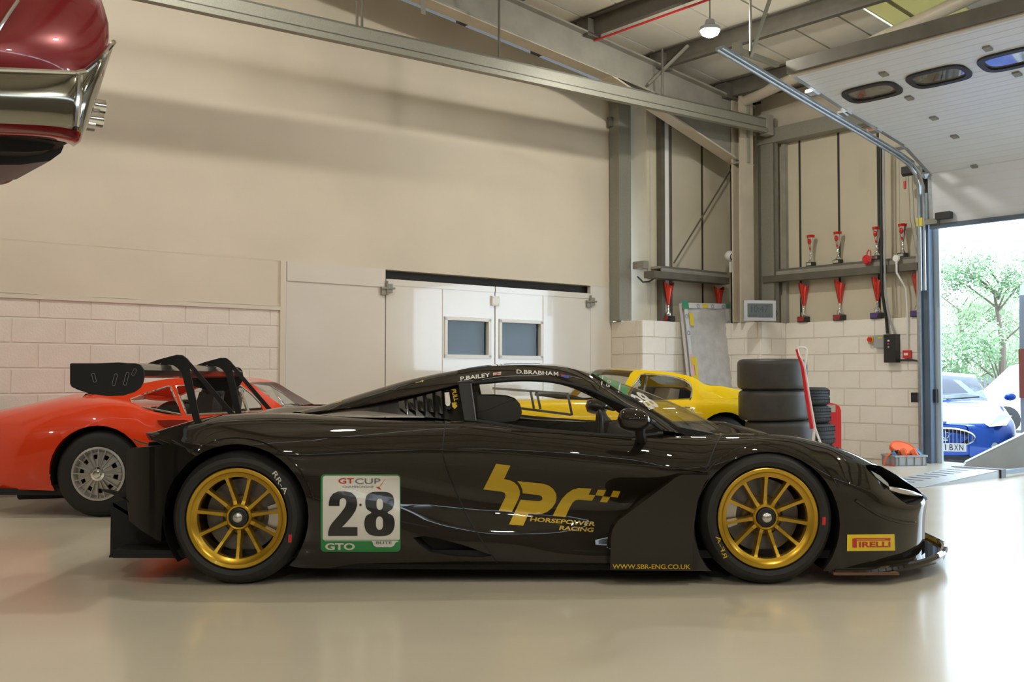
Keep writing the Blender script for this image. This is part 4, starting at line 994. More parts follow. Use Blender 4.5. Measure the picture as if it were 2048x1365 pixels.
lay(poly_bm([circ(721, 1010.5, 2.6, 10)]), 'fixing_stud', 'decal_black', .006, np_)
lay(text_bm('GT', (677, 968), (31, 0), (0, -11), .02), 'lettering', 'decal_red', .006, np_)
lay(text_bm('CUP', (710, 968.5), (51, 0), (0, -11), .012), 'lettering', 'decal_grey', .006, np_)
lay(text_bm('CHAMPIONSHIP', (685, 977), (63, 0), (0, -5)), 'lettering', 'decal_grey', .006, np_)
lay(poly_bm([[(751, 975), (758, 974), (756, 976.5), (763, 980), (758, 979)]] + [[(759 + 1.9 * k, 974 - 2.6 * k), (763 + 1.6 * k, 972.5 - 2.6 * k), (760 + 1.9 * k, 972 - 2.6 * k)] for k in range(6)]), 'laurel', 'decal_red', .006, np_)
lay(text_bm('GTO', (650.5, 1101), (59, 0), (0, -14), .03), 'lettering', 'decal_white', .006, np_)
lay(text_bm('BUTE', (752, 1089), (32, 0), (0, -5.5), .02), 'lettering', 'decal_grey', .0065, np_)
H_ = lambda l: [(940 + a / 6.0235, 900 + b / 6.0235) for a, b in l]
hl = H_([(315, 170), (487, 192), (410, 355), (470, 365), (530, 390), (575, 435), (600, 490), (600, 545), (580, 600), (505, 752), (345, 735), (425, 575), (430, 545), (415, 520), (385, 507), (160, 480)])
pl = H_([(570, 378), (880, 410), (945, 430), (1000, 470), (1035, 525), (1043, 580), (1030, 640), (990, 700), (930, 750), (860, 775), (790, 778), (705, 772), (640, 917), (470, 900), (610, 603), (820, 620), (850, 615), (872, 600), (872, 580), (860, 560), (830, 548), (635, 525), (630, 480), (610, 430)])
rl = H_([(995, 800), (1060, 670), (1110, 590), (1170, 525), (1240, 480), (1310, 463), (1465, 470), (1430, 540), (1510, 548), (1470, 615), (1310, 603), (1270, 610), (1235, 640), (1200, 700), (1150, 812)])
ck = [H_(x) for x in ([(1540, 482), (1642, 485), (1605, 560), (1510, 550)], [(1600, 562), (1690, 570), (1650, 637), (1565, 628)], [(1725, 495), (1812, 503), (1780, 578), (1690, 568)])]
lg = lay(curve_bm([hl]), 'team_logo', 'decal_yellow', .003)
lay(curve_bm([pl]), 'logo_letter', 'decal_yellow', .003, lg); lay(curve_bm([rl]), 'logo_letter', 'decal_yellow', .003, lg); lay(poly_bm(ck), 'logo_check', 'decal_yellow', .003, lg)
lay(text_bm('HORSEPOWER', (1059.5, 1043), (130, 10), (2.5, -8.5), .025), 'lettering', 'decal_yellow', .0035, lg)
lay(text_bm('RACING', (1118, 1060.5), (68, 4.5), (2.5, -8.5), .025), 'lettering', 'decal_yellow', .0035, lg)
lay(text_bm('WWW.SBR-ENG.CO.UK', (1225, 1138.5), (156, .8), (0, -9.5), .012), 'web_address', 'decal_yellow', .003)
pi = lay(poly_bm([[(1694.5, 1070), (1789, 1069), (1790.5, 1102), (1694, 1103)]]), 'tyre_sponsor_sticker', 'pirelli_yellow', .003)
lay(text_bm('IRELLI', (1718, 1095.5), (63, -.5), (0, -11), .03), 'lettering', 'decal_red', .005, pi)
lay(curve_bm([[(1705, 1096), (1705, 1078), (1712, 1077), (1776, 1077), (1781, 1076.5), (1781, 1082.5), (1774, 1082), (1715, 1082), (1714, 1084.5), (1714, 1096)], [(1713.5, 1079.2), (1713.5, 1080.5), (1770, 1080.2), (1770, 1079)]]), 'lettering', 'decal_red', .005, pi)
lay(text_bm('P.BAILEY', (921, 762), (59.5, -8), (-.5, -8), .02), 'driver_name', 'decal_white', .003)
lay(text_bm('D.BRABHA', (1033, 747.5), (73, 3.9), (0, -8), .02), 'driver_name', 'decal_white', .003)
lay(poly_bm([[(1107.5, 752), (1107.5, 743.8), (1109.2, 743.9), (1109.2, 752.1)], [(1114.8, 752.5), (1114.8, 744.2), (1116.5, 744.3), (1116.5, 752.6)], [(1107.6, 743.8), (1109.6, 743.9), (1112.9, 750), (1111.1, 750)], [(1114.4, 744.2), (1116.4, 744.3), (1112.9, 750), (1111.1, 750)]]), 'driver_name', 'decal_white', .003)
f1 = lay(poly_bm([[(986, 746.2), (1002.5, 744.2), (1002, 749.6), (986, 751.4)]]), 'flag', 'decal_white', .003)
lay(poly_bm([[(986, 748.2), (1002.4, 746.3), (1002.3, 747.7), (986, 749.6)], [(993.3, 745.4), (995, 745.2), (994.8, 750.4), (993.1, 750.6)]]), 'flag_cross', 'decal_red', .0045, f1)
f2 = lay(poly_bm([[(1122, 749), (1138.5, 751.5), (1138, 757), (1122, 754.5)]]), 'flag', 'decal_blue', .003)
lay(poly_bm([[(1122, 749), (1130, 750.2), (1130, 753), (1122, 752)]]), 'flag_canton', 'decal_red', .0045, f2)
lay(text_bm('PULL', (902.5, 779.5), (6, 24), (9, -1), .03), 'pull_lettering', 'decal_yellow', .003)
lay(poly_bm([[(903, 806), (908, 811), (913, 805), (913, 808), (908.5, 814), (903.5, 809)], [(904, 811), (909, 816), (914.5, 810), (914.5, 813), (909.5, 818.5), (904.5, 814)]]), 'pull_arrow', 'decal_yellow', .003)
for a, b in ((668, 806), (831, 765)): lay(poly_bm([[(a, b + 1), (a + 17, b - 4), (a + 17, b - 3), (a, b + 2)], [(a + 12, b - 5), (a + 14, b - 5), (a + 15, b - .5), (a + 13, b - .5)]]), 'arrow_mark', 'decal_yellow', .003)
lay(poly_bm([[(782, 780), (788, 776), (796, 775), (795, 778), (789, 781)]]), 'vent_hole', 'matt_black', .003)
gs = lay(poly_bm([[(1183, 743), (1257, 774.5), (1254, 793), (1220, 770), (1195, 755)]]), 'windscreen_band', 'decal_green', .030)
lay(text_bm('GTO', (1219, 775.5), (3.5, -13.5), (-7.5, -2.5), .02), 'lettering', 'decal_white', .042, gs)
lay(poly_bm([[(1205, 751.8), (1206.5, 752.5), (1204, 771), (1202, 770)], [(1239.5, 766), (1241.5, 767), (1238, 786), (1235.5, 785)]]), 'band_line', 'decal_white', .042, gs)
lay(text_bm('28', (1300, 821), (21, -8), (-42, -30), .03), 'screen_number', 'decal_white', .030)
# tyre crayon marks
def tmark(txt, o, ux, uy, Y, mat, bold=.01):
    b_ = text_bm(txt, o, ux, uy, bold)
    for v in b_.verts: v.co = P(v.co.x, v.co.y, Y)
    me = bpy.data.meshes.new('crayon_mark'); b_.to_mesh(me); b_.free(); finish(me, mat, 0); link('crayon_mark', me, race)
tmark('RR-A', (544, 948), (25, 42), (8, -6), 5.178, 'decal_white', 0); tmark('RF-A', (1447, 1118), (-16, -44), (8, -3), 5.178, 'decal_yellow', 0)
for (a, b) in ((580, 1078), (1648, 1043)):
    MB().prism(PS([(a - 3, b - 8), (a + 4, b - 8), (a + 3, b + 8), (a - 4, b + 8)], 5.179), (0, .002, 0)).build('tyre_marking', 'decal_red', race, 0)
# ================================================================ OTHER CARS
pbr('red_car', (.74, .045, .005), .3, coat=1, coat_r=.02, spec=.1)
pbr('yellow_car', (.86, .57, .004), .3, coat=1, coat_r=.02, spec=.1)
pbr('maroon_car', (.22, .006, .012), .25, metal=.2, coat=1, coat_r=.02)
pbr('blue_car', (.012, .10, .52), .25, metal=.3, coat=1, coat_r=.03)
pbr('silver_car', (.62, .66, .70), .3, coat=1)
pbr('trim_dark', (.02, .02, .022), .4)
pbr('leather', (.05, .04, .035), .5)
pbr('tan', (.42, .36, .28), .6)
pbr('alloy', (.52, .50, .48), .35, metal=.7)
glass('car_glass', (.90, .93, .92), ior=1.3)
glass('tint_glass', (.30, .34, .36), ior=1.45)
class Fr:                          # frame of a car: x forward, y to its left, z up
    def __init__(s, o, h):
        s.o = Vector(o); s.x = Vector(h).normalized(); s.y = Vector((-s.x.y, s.x.x, 0))
    def __call__(s, x, y, z): return s.o + s.x * x + s.y * y + Vector((0, 0, z))
    def loc(s, p): d = p - s.o; return Vector((d.dot(s.x), d.dot(s.y), d.z))
    def mir(s, p): q = s.loc(Vector(p)); return s(q.x, -q.y, q.z)
    def side(s, px, py, y):        # point of the plane y = const seen at a pixel
        d = ray(px, py); c = Vector((0, 0, CAMZ)); t = (y - s.loc(c).y) / d.dot(s.y); return c + d * t
def car_body(fr, lines, xr, xf, arches, name, mat, parent, nx=110, side=1, holes=(), cut_y=.45, cockpit=None):
    """half skin in local coordinates with y on the visible side; arches = (x, z, r)"""
    L = [[Vector((p[0], abs(p[1]), p[2])) for p in l] for l in lines]
    cols = body_grid(L, xr, xf, nx, 4); bm = grid_bm(cols)
    pr = lambda v: (v.x, v.z)
    def plane(a, b):
        d = Vector((b[0] - a[0], 0, b[1] - a[1])); return Vector((a[0], 0, a[1])), d.cross(Vector((0, 1, 0))).normalized()
    for x, z, r in arches: cut_hole(bm, circ(x, z, r, 32), pr, plane, lambda v: v.y > cut_y)
    for poly in holes: cut_hole(bm, poly, pr, plane, lambda v: v.y > .1)
    if cockpit:
        bmesh.ops.delete(bm, geom=[f for f in bm.faces for c in [f.calc_center_median()] if cockpit[0] < c.x < cockpit[1] and c.y < cockpit[2] and c.z > .6], context='FACES')
    mirror_bm(bm, 0)
    for v in bm.verts: v.co = fr(v.co.x, v.co.y * side, v.co.z)
    o = bm_obj(bm, name, mat, parent, 40, 1e-4)
    return o, cols
def arch_liners(fr, arches, yo, parent):
    for x, z, r in arches:
        for sg in (1, -1):
            MB().lathe([(r, 0), (r, .42), (0, .42)], fr(x, sg * yo, z), fr.y * -sg, 28, math.radians(-14), math.radians(194)).build('wheel_arch_liner', 'matt_black', parent)
def road_wheel(fr, x, yo, sg, r, tw, rim_r, parent, style):
    c = fr(x, sg * yo, r); ax = fr.y * sg
    t = MB().lathe([(rim_r, -.02), (rim_r + .012, .0), (r - .055, .006), (r - .02, -.012), (r, -.04), (r, -tw + .03), (r - .03, -tw), (rim_r, -tw)], c, ax, 48).build('tyre', 'rubber', parent)
    xv = fr.x; zv = Vector((0, 0, 1))
    def pol(rr, a, h): return c + ax * h + xv * (rr * math.cos(a)) + zv * (rr * math.sin(a))
    m = MB().lathe([(rim_r, -.02), (rim_r + .006, .0), (rim_r - .010, .004), (rim_r - .018, -.008), (rim_r - .03, -.03), (rim_r - .04, -.03)], c, ax, 48)
    if style == 'ten_window':      # cast wheel: ribbed disc with slots
        n = 10
        for k in range(n):
            a = 2 * PI * k / n + .15; w = PI / n
            def ring(r0, r1, a0, a1, h): m.add([pol(r0, a0, h), pol(r0, a1, h), pol(r1, a1, h + .0), pol(r1, a0, h)], [(0, 1, 2, 3)])
            for q in range(4):
                a0, a1 = a + w * 1.0 * q / 4 - w * .5, a + w * (q + 1) / 4 - w * .5
                m.add([pol(.055, a0, -.004), pol(.055, a1, -.004), pol(rim_r - .03, a1, -.026), pol(rim_r - .03, a0, -.026)], [(0, 1, 2, 3)])
                b0, b1 = a0 + w, a1 + w
                m.add([pol(.055, b0, -.004), pol(.055, b1, -.004), pol(.112, b1, -.016), pol(.112, b0, -.016)], [(0, 1, 2, 3)])
                m.add([pol(.145, b0, -.022), pol(.145, b1, -.022), pol(rim_r - .03, b1, -.026), pol(rim_r - .03, b0, -.026)], [(0, 1, 2, 3)])
            for e in (-.5, .5):
                m.bar(pol(.06, a + w * e, .004), pol(rim_r - .01, a + w * e, -.006), .006, .02, ax)
        m.build('rim', 'alloy', t)
        MB().lathe([(.055, -.004), (.052, .012), (.036, .016), (.034, .026), (.026, .036), (.0, .040)], c, ax, 24).build('hub_cap', 'chrome', t)
    else:
        for k in range(5):
            a = 2 * PI * k / 5 + .3
            S = [[pol(rr, a - hw / rr, h - .02), pol(rr, a + hw / rr, h - .02), pol(rr, a + hw / rr, h), pol(rr, a - hw / rr, h)] for rr, hw, h in ((.04, .03, .0), (.10, .022, -.005), (rim_r - .02, .032, -.012))]
            for A_, B_ in zip(S, S[1:]): m.hexa(A_ + B_)
        m.lathe([(.06, -.02), (.055, .004), (0.001, .008)], c, ax, 20); m.build('rim', 'alloy', t)
    MB().lathe([(rim_r - .01, -.06), (.001, -.06)], c, ax, 28).build('wheel_back', 'matt_black', t)
def cabin(fr, rail, cen, parent, mat, iw, ir, sgn=1):
    """rail/cen world control points from tail to screen base; ir = end index of backlight, iw = start index of windscreen"""
    r_, c_ = catmull(rail, 5), catmull(cen, 5)
    def patch(a, b, nm, mt):
        rows = [crown(p, q, 8) for p, q in zip(r_[a * 5:b * 5 + 1], c_[a * 5:b * 5 + 1])]
        n = MB().grid(rows); k = len(n.v); n.v += [tuple(fr.mir(p)) for p in n.v]; n.f += [tuple(i + k for i in f) for f in n.f]
        return n.build(nm, mt, parent, 50)
    e = len(rail) - 1
    patch(ir, iw, 'roof', mat); patch(iw, e, 'windscreen', 'car_glass')
    return patch, r_, c_
def side_panel(fr, top, bot, holes, parent, mat, name='cabin_side', n=60):
    a, b = resample(top, n), resample(bot, n)
    bm = grid_bm([[p.lerp(q, k / 8) for k in range(9)] for p, q in zip(a, b)])
    def hitp(px, py):              # on this surface: nearest lerp by projection is enough, find by ray against bvh
        return bv.ray_cast(Vector((0, 0, CAMZ)), ray(px, py).normalized())[0]
    bv = BVHTree.FromBMesh(bm)
    outl = [[hitp(*p) for p in h] for h in holes]
    for h in holes: cut_hole(bm, h, proj, px_plane)
    b2 = bm.copy()
    for v in b2.verts: v.co = fr.mir(v.co)
    bm_obj(bm, name, mat, parent, 40); bm_obj(b2, name, mat, parent, 40)
    for o_ in outl:
        o_ = [p for p in o_ if p is not None]
        if len(o_) < 3: continue
        m = MB().add(o_, [tuple(range(len(o_)))]); m.mir = fr.mir; m.build('side_window', 'car_glass', parent, 0)
        m = MB().tube(o_, .009, 6, True); m.mir = fr.mir; m.build('chrome_surround', 'chrome', parent)
# ---------------------------------------------------------------- red coupe behind the race car
RY = 7.70; RX = P(196, 950, RY).x; RCY = RY + .80
rc = thing('red_sports_car', 'low red classic coupe with silver slotted wheels by the block wall', 'car', (RX, RCY, 0))
fr = Fr((RX, RCY, 0), (1, 0, 0)); SR = -1           # its right side faces the camera
def rl_(l): return [(p.x - RX, RCY - p.y, p.z) for p in [P(*q) for q in l]]
Lr = [rl_([(-40, 978, 7.95), (0, 978, 7.80), (76, 981, 7.74), (200, 985, 7.72), (400, 985, 7.74), (700, 985, 7.74), (820, 985, 7.72), (930, 980, 7.78), (1000, 972, 8.05)]),
      rl_([(-48, 940, 7.95), (0, 940, 7.76), (76, 940, 7.69), (200, 940, 7.68), (400, 945, 7.70), (700, 945, 7.70), (820, 940, 7.68), (930, 940, 7.75), (1010, 940, 8.05)]),
      rl_([(-50, 890, 7.96), (0, 888, 7.78), (76, 880, 7.69), (200, 872, 7.66), (300, 878, 7.70), (400, 890, 7.74), (600, 890, 7.74), (700, 880, 7.72), (820, 870, 7.68), (930, 890, 7.78), (1015, 920, 8.08)]),
      rl_([(-48, 848, 8.02), (0, 843, 7.88), (60, 836, 7.80), (120, 826, 7.77), (196, 818, 7.76), (260, 826, 7.78), (300, 834, 7.80), (366, 838, 7.80), (496, 835, 7.80), (600, 832, 7.80), (700, 825, 7.80), (820, 820, 7.80), (930, 850, 7.90), (1012, 900, 8.12)]),
      rl_([(-44, 832, 8.15), (0, 823, 8.05), (60, 812, 8.0), (110, 803, 7.97), (160, 797, 7.95), (200, 796, 7.94), (262, 806, 7.90), (300, 822, 7.87), (366, 831, 7.86), (496, 826, 7.86), (570, 818, 7.88), (700, 818, 7.92), (820, 818, 7.95), (930, 848, 8.05), (1008, 898, 8.2)]),
      rl_([(-40, 828, 8.3), (60, 808, 8.25), (110, 797, 8.22), (160, 788, 8.2), (262, 800, 8.15), (366, 806, 8.15), (500, 806, 8.15), (610, 812, 8.2), (700, 822, 8.2), (820, 832, 8.2), (930, 858, 8.28), (1005, 896, 8.3)]),
      rl_([(-36, 828, RCY), (60, 808, RCY), (110, 797, RCY), (160, 787, RCY), (262, 796, RCY), (366, 800, RCY), (500, 803, RCY), (610, 808, RCY), (700, 820, RCY), (820, 834, RCY), (930, 858, RCY), (1004, 894, RCY)])]
arR = [(0, .325, .362), (2.34, .325, .36)]
ro_, _ = car_body(fr, Lr, -.85, 2.7, arR, 'body_shell', 'red_car', rc, side=SR, cockpit=(.35, 1.6, .62))
MB().prism([fr(.3, -.62, .25), fr(1.65, -.62, .25), fr(1.65, .62, .25), fr(.3, .62, .25)], (0, 0, .03)).prism([fr(.32, -.62, .25), fr(.32, .62, .25), fr(.32, .6, .82), fr(.32, -.6, .82)], (.02, 0, 0)).build('cockpit_tub', 'trim_dark', rc, 0)
# remove the deck under the glasshouse is not needed: dark cockpit floor hides it
arch_liners(fr, arR, .79, rc)
MB().prism([fr(-.8, -.74, .16), fr(3.0, -.74, .16), fr(3.0, .74, .16), fr(-.8, .74, .16)], (0, 0, .05)).build('underbody', 'matt_black', rc, 0)
for x_, sg in ((0, -1), (0, 1), (2.34, -1), (2.34, 1)): road_wheel(fr, x_, .80, sg, .325, .22, .196, rc, 'ten_window')
MB().tube([fr(-.75, -.45, .14), fr(-.45, -.45, .15), fr(-.2, -.40, .16)], .05, 10).build('silencer', 'matt_black', rc)
rail = T3([(150, 800, 7.98), (215, 783, 8.02), (287, 767, 8.06), (340, 758, 8.08), (400, 755, 8.09), (455, 756, 8.09), (498, 766, 8.06), (530, 788, 8.01), (568, 816, 7.93)])
cen = [fr(x, 0, z) for x, z in ((-.10, .90), (.10, .95), (.36, 1.01), (.52, 1.045), (.68, 1.055), (.82, 1.04), (.95, 1.005), (1.14, .915), (1.345, .815))]
patch, r_, c_ = cabin(fr, rail, cen, rc, 'red_car', 6, 2)
belt = T3([(150, 803, 7.95), (215, 805, 7.93), (262, 812, 7.90), (300, 828, 7.87), (366, 833, 7.85), (430, 832, 7.85), (496, 827, 7.86), (530, 824, 7.87), (568, 819, 7.89)])
QW = [(261, 799), (300, 785), (336, 773), (341, 774), (352, 800), (363, 830), (277, 826.5), (267, 812)]
DW = [(352, 773), (400, 770), (455, 769), (482, 772), (505, 790), (520, 806), (527, 822), (497, 827), (374, 831), (362, 800)]
side_panel(fr, rail, belt, [QW, DW], rc, 'red_car')
m = MB().bar(P(480, 778, 7.96), P(497, 826, 7.86), .018, .02); m.mir = fr.mir; m.build('vent_pillar', 'chrome', rc, 0)
m = MB().tube([P(162, 803, 7.97), P(164, 796, 7.99), P(172, 790, 8.0), P(190, 787, 8.02), P(215, 789, 8.04)], .012, 8); m.mir = fr.mir; m.build('backlight_trim', 'chrome', rc)
MB().prism([P(168, 800, 8.05), P(176, 792, 8.05), P(215, 788, 8.05), P(220, 798, 8.05)], (0, .8, 0)).build('rear_window', 'tint_glass', rc, 0)
m = MB().prism([P(313, 841, 7.745), P(372, 841, 7.745), P(372, 858, 7.745), P(326, 853, 7.745)], (0, .04, 0)); m.mir = fr.mir; m.build('door_scoop', pbr('scoop_red', (.30, .012, .004), .4), rc, 0)
for yy in (8.2, 8.8):
    MB().prism([(RX + .46, yy, .5), (RX + .60, yy, .93), (RX + .72, yy, .93), (RX + .66, yy, .5)], (0, .30, 0)).blob((RX + .66, yy + .15, .93), (.08, .16, .06)).build('seat', 'leather', rc, 40)
MB().tube([Vector((RX + .98, 8.86 + .16 * math.cos(t), .74 + .15 * math.sin(t))) for t in [2 * PI * k / 20 for k in range(20)]], .012, 6, True).build('steering_wheel', 'trim_dark', rc)
MB().prism([fr(1.0, -.6, .70), fr(1.32, -.6, .74), fr(1.32, .6, .74), fr(1.0, .6, .70)], (0, 0, .03)).build('dashboard', 'trim_dark', rc, 0)
MB().tube([P(560, 812, 8.2), P(580, 809, 8.3), P(598, 810, 8.4)], .006, 5).build('wiper', 'trim_dark', rc)
# ---------------------------------------------------------------- yellow coupe parked along the long wall
yh = Vector((-.956, -.293, 0)); YA = Vector((2.22, 10.7, 0))
fy = Fr(YA - Vector((-yh.y, yh.x, 0)) * .82, yh)
yc_ = thing('yellow_sports_car', 'yellow fastback coupe with chrome window trim behind the race car', 'car', fy.o)
Ly = [[(-.86, .55, .34), (-.5, .72, .26), (0, .80, .22), (.4, .80, .20), (2.0, .80, .20), (2.4, .80, .21), (2.9, .74, .25), (3.22, .45, .34)],
      [(-.94, .55, .50), (-.5, .76, .46), (0, .84, .44), (.5, .82, .46), (1.9, .82, .46), (2.4, .84, .44), (2.95, .74, .42), (3.32, .45, .44)],
      [(-.95, .52, .64), (-.5, .74, .66), (0, .83, .68), (.5, .81, .68), (1.2, .80, .68), (1.9, .80, .68), (2.4, .82, .68), (2.95, .70, .60), (3.34, .42, .52)],
      [(-.95, .50, .74), (-.5, .68, .78), (0, .76, .80), (.5, .75, .795), (1.2, .74, .79), (1.9, .73, .80), (2.4, .72, .80), (2.95, .60, .70), (3.32, .38, .57)],
      [(-.94, .30, .78), (-.5, .50, .82), (0, .58, .84), (.5, .62, .82), (1.2, .62, .81), (1.9, .55, .83), (2.4, .48, .83), (2.95, .40, .73), (3.32, .25, .59)],
      [(-.94, 0, .79), (-.5, 0, .83), (0, 0, .86), (.5, 0, .84), (1.2, 0, .83), (1.9, 0, .85), (2.4, 0, .84), (2.95, 0, .74), (3.33, 0, .60)]]
arY = [(0, .32, .365), (2.4, .32, .355)]
car_body(fy, Ly, -.5, 2.6, arY, 'body_shell', 'yellow_car', yc_, side=1, cockpit=(.2, 1.75, .58))
MB().prism([fy(.15, -.6, .25), fy(1.8, -.6, .25), fy(1.8, .6, .25), fy(.15, .6, .25)], (0, 0, .03)).build('cockpit_tub', 'trim_dark', yc_, 0)
arch_liners(fy, arY, .80, yc_)
for x_, sg in ((0, -1), (0, 1), (2.4, -1), (2.4, 1)): road_wheel(fy, x_, .81, sg, .32, .21, .195, yc_, 'five_spoke')
MB().prism([fy(-.7, -.72, .17), fy(2.9, -.72, .17), fy(2.9, .72, .17), fy(-.7, .72, .17)], (0, 0, .05)).build('underbody', 'matt_black', yc_, 0)
def sd_(px, py, y): return fy.side(px, py, y)
railY = [fy(-.62, .50, .85), fy(-.15, .54, .945), sd_(1412, 770, .56), sd_(1388, 756, .57), sd_(1350, 746.5, .56), sd_(1310, 742.5, .56), sd_(1268, 742.5, .56), sd_(1254, 762, .62), sd_(1230, 800, .70)]
lr = [fy.loc(p) for p in railY]
cenY = [fy(-.72, 0, .85), fy(-.20, 0, .965), fy(lr[2].x, 0, lr[2].z + .02), fy(lr[3].x, 0, lr[3].z + .03), fy(lr[4].x, 0, lr[4].z + .035), fy(lr[5].x, 0, lr[5].z + .035), fy(lr[6].x + .10, 0, lr[6].z + .02), fy(lr[7].x + .14, 0, lr[7].z + .01), fy(lr[8].x + .18, 0, .86)]
patch, r_, c_ = cabin(fy, railY, cenY, yc_, 'yellow_car', 6, 3)
patch(0, 3, 'rear_window', 'tint_glass')
beltY = [fy(-.62, .60, .82), fy(-.15, .70, .82), sd_(1420, 806, .74), sd_(1386, 808, .75), sd_(1350, 807, .75), sd_(1310, 806, .75), sd_(1280, 806, .74), sd_(1258, 806, .74), sd_(1232, 806, .735)]
YW = [(1281, 750), (1295, 748.5), (1330, 751), (1352, 755), (1370, 761), (1381, 770), (1384, 780), (1382, 795), (1378, 805), (1250, 803), (1262, 778)]
side_panel(fy, railY, beltY, [YW], yc_, 'yellow_car')
m = MB().bar(sd_(1294, 753, .585), sd_(1285, 800, .72), .018, .02); m.mir = fy.mir; m.build('vent_pillar', 'chrome', yc_, 0)
m = MB().tube([sd_(1364, 816, .80), sd_(1372, 815, .80), sd_(1381, 815, .80)], .008, 6).blob(sd_(1384, 821, .80), (.022, .015, .022)); m.mir = fy.mir; m.build('door_handle', 'chrome', yc_)
for yy in (.12, -.48):
    MB().prism([fy(.42, yy, .5), fy(.35, yy, .92), fy(.46, yy, .93), fy(.62, yy, .5)], fy.y * .36).build('seat', 'tan', yc_, 0)
MB().prism([fy(1.25, -.6, .74), fy(1.62, -.6, .84), fy(1.62, .6, .84), fy(1.25, .6, .74)], (0, 0, .03)).build('dashboard', 'trim_dark', yc_, 0)
MB().prism([fy(.15, -.6, .80), fy(.35, -.6, .92), fy(.35, .6, .92), fy(.15, .6, .80)], (0, 0, .02)).build('parcel_shelf', 'trim_dark', yc_, 0)
m = MB().tube([fy(-.84, .58, .5), fy(-.98, .40, .5), fy(-1.0, 0, .5)], .03, 8); m.mir = fy.mir; m.build('rear_bumper', 'chrome', yc_)
m = MB().tube([fy(3.1, .66, .42), fy(3.36, .42, .42), fy(3.40, .15, .42)], .03, 8); m.mir = fy.mir; m.build('front_bumper', 'chrome', yc_)
m = MB().lathe([(.001, .02), (.05, .015), (.08, 0), (.085, -.02)], fy(3.14, .50, .60), fy.x, 20); m.mir = fy.mir; m.build('headlamp', 'lamp_glass', yc_)
# ---------------------------------------------------------------- dark red car raised on the lift, in line with the room
lcn = P(172, 200, 4.6); LH = .80
fl = Fr(Vector((lcn.x, lcn.y, 0)) - Q * LH, -U)
lc = thing('raised_car', 'dark red car on the lift showing chrome bumper and exhaust tips', 'car', (fl.o.x, fl.o.y, 2.0))
def ls(px, py, y): return fl.side(px, py, y)
def lmir(m): m.mir = fl.mir; return m
prof = [(206, 150, .70), (213, 110, .66), (217, 72, .62), (216, 46, .60), (209, 20, .58), (202, 0, .56), (188, -40, .50), (160, -80, .40)]
side = [(0, 143, .80), (0, 105, .815), (0, 60, .80), (0, 20, .77), (0, -10, .74), (0, -40, .70), (0, -70, .62), (0, -95, .5)]
rows = []
for k in range(13):
    t = k / 12; a = t * PI / 2; row = []
    for (a0, b0_, y0), (a1, b1_, y1) in zip(side, prof):
        p0, p1 = ls(a0, b0_, y0), ls(a1, b1_, y1); l0, l1 = fl.loc(p0), fl.loc(p1)
        row.append(fl(l0.x + (l1.x - l0.x) * math.sin(a), l0.y + (l1.y - l0.y) * (1 - math.cos(a)), l0.z + (l1.z - l0.z) * t))
    rows.append(row)
fore = [[p - fl.x * -d + Vector((0, 0, dz)) for p in rows[0]] for d, dz in ((3.4, -.12), (2.4, -.02), (1.2, .02), (.5, .0))]
lmir(MB().grid(fore + rows)).build('body_side', 'maroon_car', lc, 60)
ed = rows[-1]; lmir(MB().grid([ed, [fl(fl.loc(p).x - .03, fl.loc(p).y * .5, p.z) for p in ed], [fl(fl.loc(p).x - .04, 0, p.z) for p in ed]])).build('tail_panel', 'maroon_car', lc, 60)
lmir(MB().grid([[q, fl(fl.loc(q).x, 0, q.z + .04)] for q in [r[-1] for r in fore + rows]])).build('boot_lid', 'maroon_car', lc, 60)
b_lo = [ls(-260, 240, .825), ls(0, 247, .825), ls(100, 252, .825), ls(140, 258, .82), ls(158, 264, .79), ls(167, 270, .72), ls(171, 262, .62)]
b_hi = [ls(-260, 120, .825), ls(0, 142, .825), ls(120, 144, .825), ls(160, 147, .82), ls(190, 132, .79), ls(212, 108, .72), ls(227, 88, .62)]
def midb(a, b, t, o): return a.lerp(b, t) + Q * o
pbr('bumper_dark_chrome', (.30, .29, .25), .09, metal=1)  # chrome, its colour darkened to stand for the dark surroundings it reflects
lmir(MB().grid([[a, midb(a, b, .06, .012), midb(a, b, .5, .014), midb(a, b, .9, .012), b, b + Q * -.05] for a, b in zip(catmull(b_lo, 6), catmull(b_hi, 6))])).build('bumper', 'bumper_dark_chrome', lc, 50)
lmir(MB().tube([ls(-100, 136, .83), ls(60, 142, .83), ls(150, 146, .825), ls(172, 142, .81), ls(200, 118, .76), ls(228, 84, .64)], .012, 8)).build('bumper_edge', 'chrome', lc)
lmir(MB().tube([ls(160, 150, .835), ls(157, 200, .835), ls(152, 254, .83)], [.014, .016, .014], 8)).build('bumper_corner', 'chrome', lc)
lb, lh = fl.loc(b_lo[-1]), fl.loc(b_hi[-1])
MB().prism([b_lo[-1], b_hi[-1], fl.mir(b_hi[-1]), fl.mir(b_lo[-1])], fl.x * .02).build('bumper_centre', 'chrome', lc, 0)
lo = catmull(b_lo, 6); lmir(MB().grid([[p, p + Q * -.04 + Vector((0, 0, -.025)), p + Q * -.14 + Vector((0, 0, -.03)), p + Q * -.25 + Vector((0, 0, .02))] for p in lo])).build('rear_valance', 'maroon_car', lc, 50)
zb = fl.loc(b_lo[1]).z
MB().prism([fl(lb.x + .08, .62, zb - .0), fl(3.3, .70, zb), fl(3.3, -.70, zb), fl(lb.x + .08, -.62, zb)], (0, 0, .06)).build('underside', 'matt_black', lc, 0)
for a, b, y in ((196, 213, .42), (191, 240, .46)):
    c = ls(a, b, y); MB().lathe([(.024, -.16), (.034, -.03), (.036, .03), (.033, .032), (.030, .0), (.026, -.08)], c, -fl.x, 20).build('exhaust_tip', 'chrome', lc)
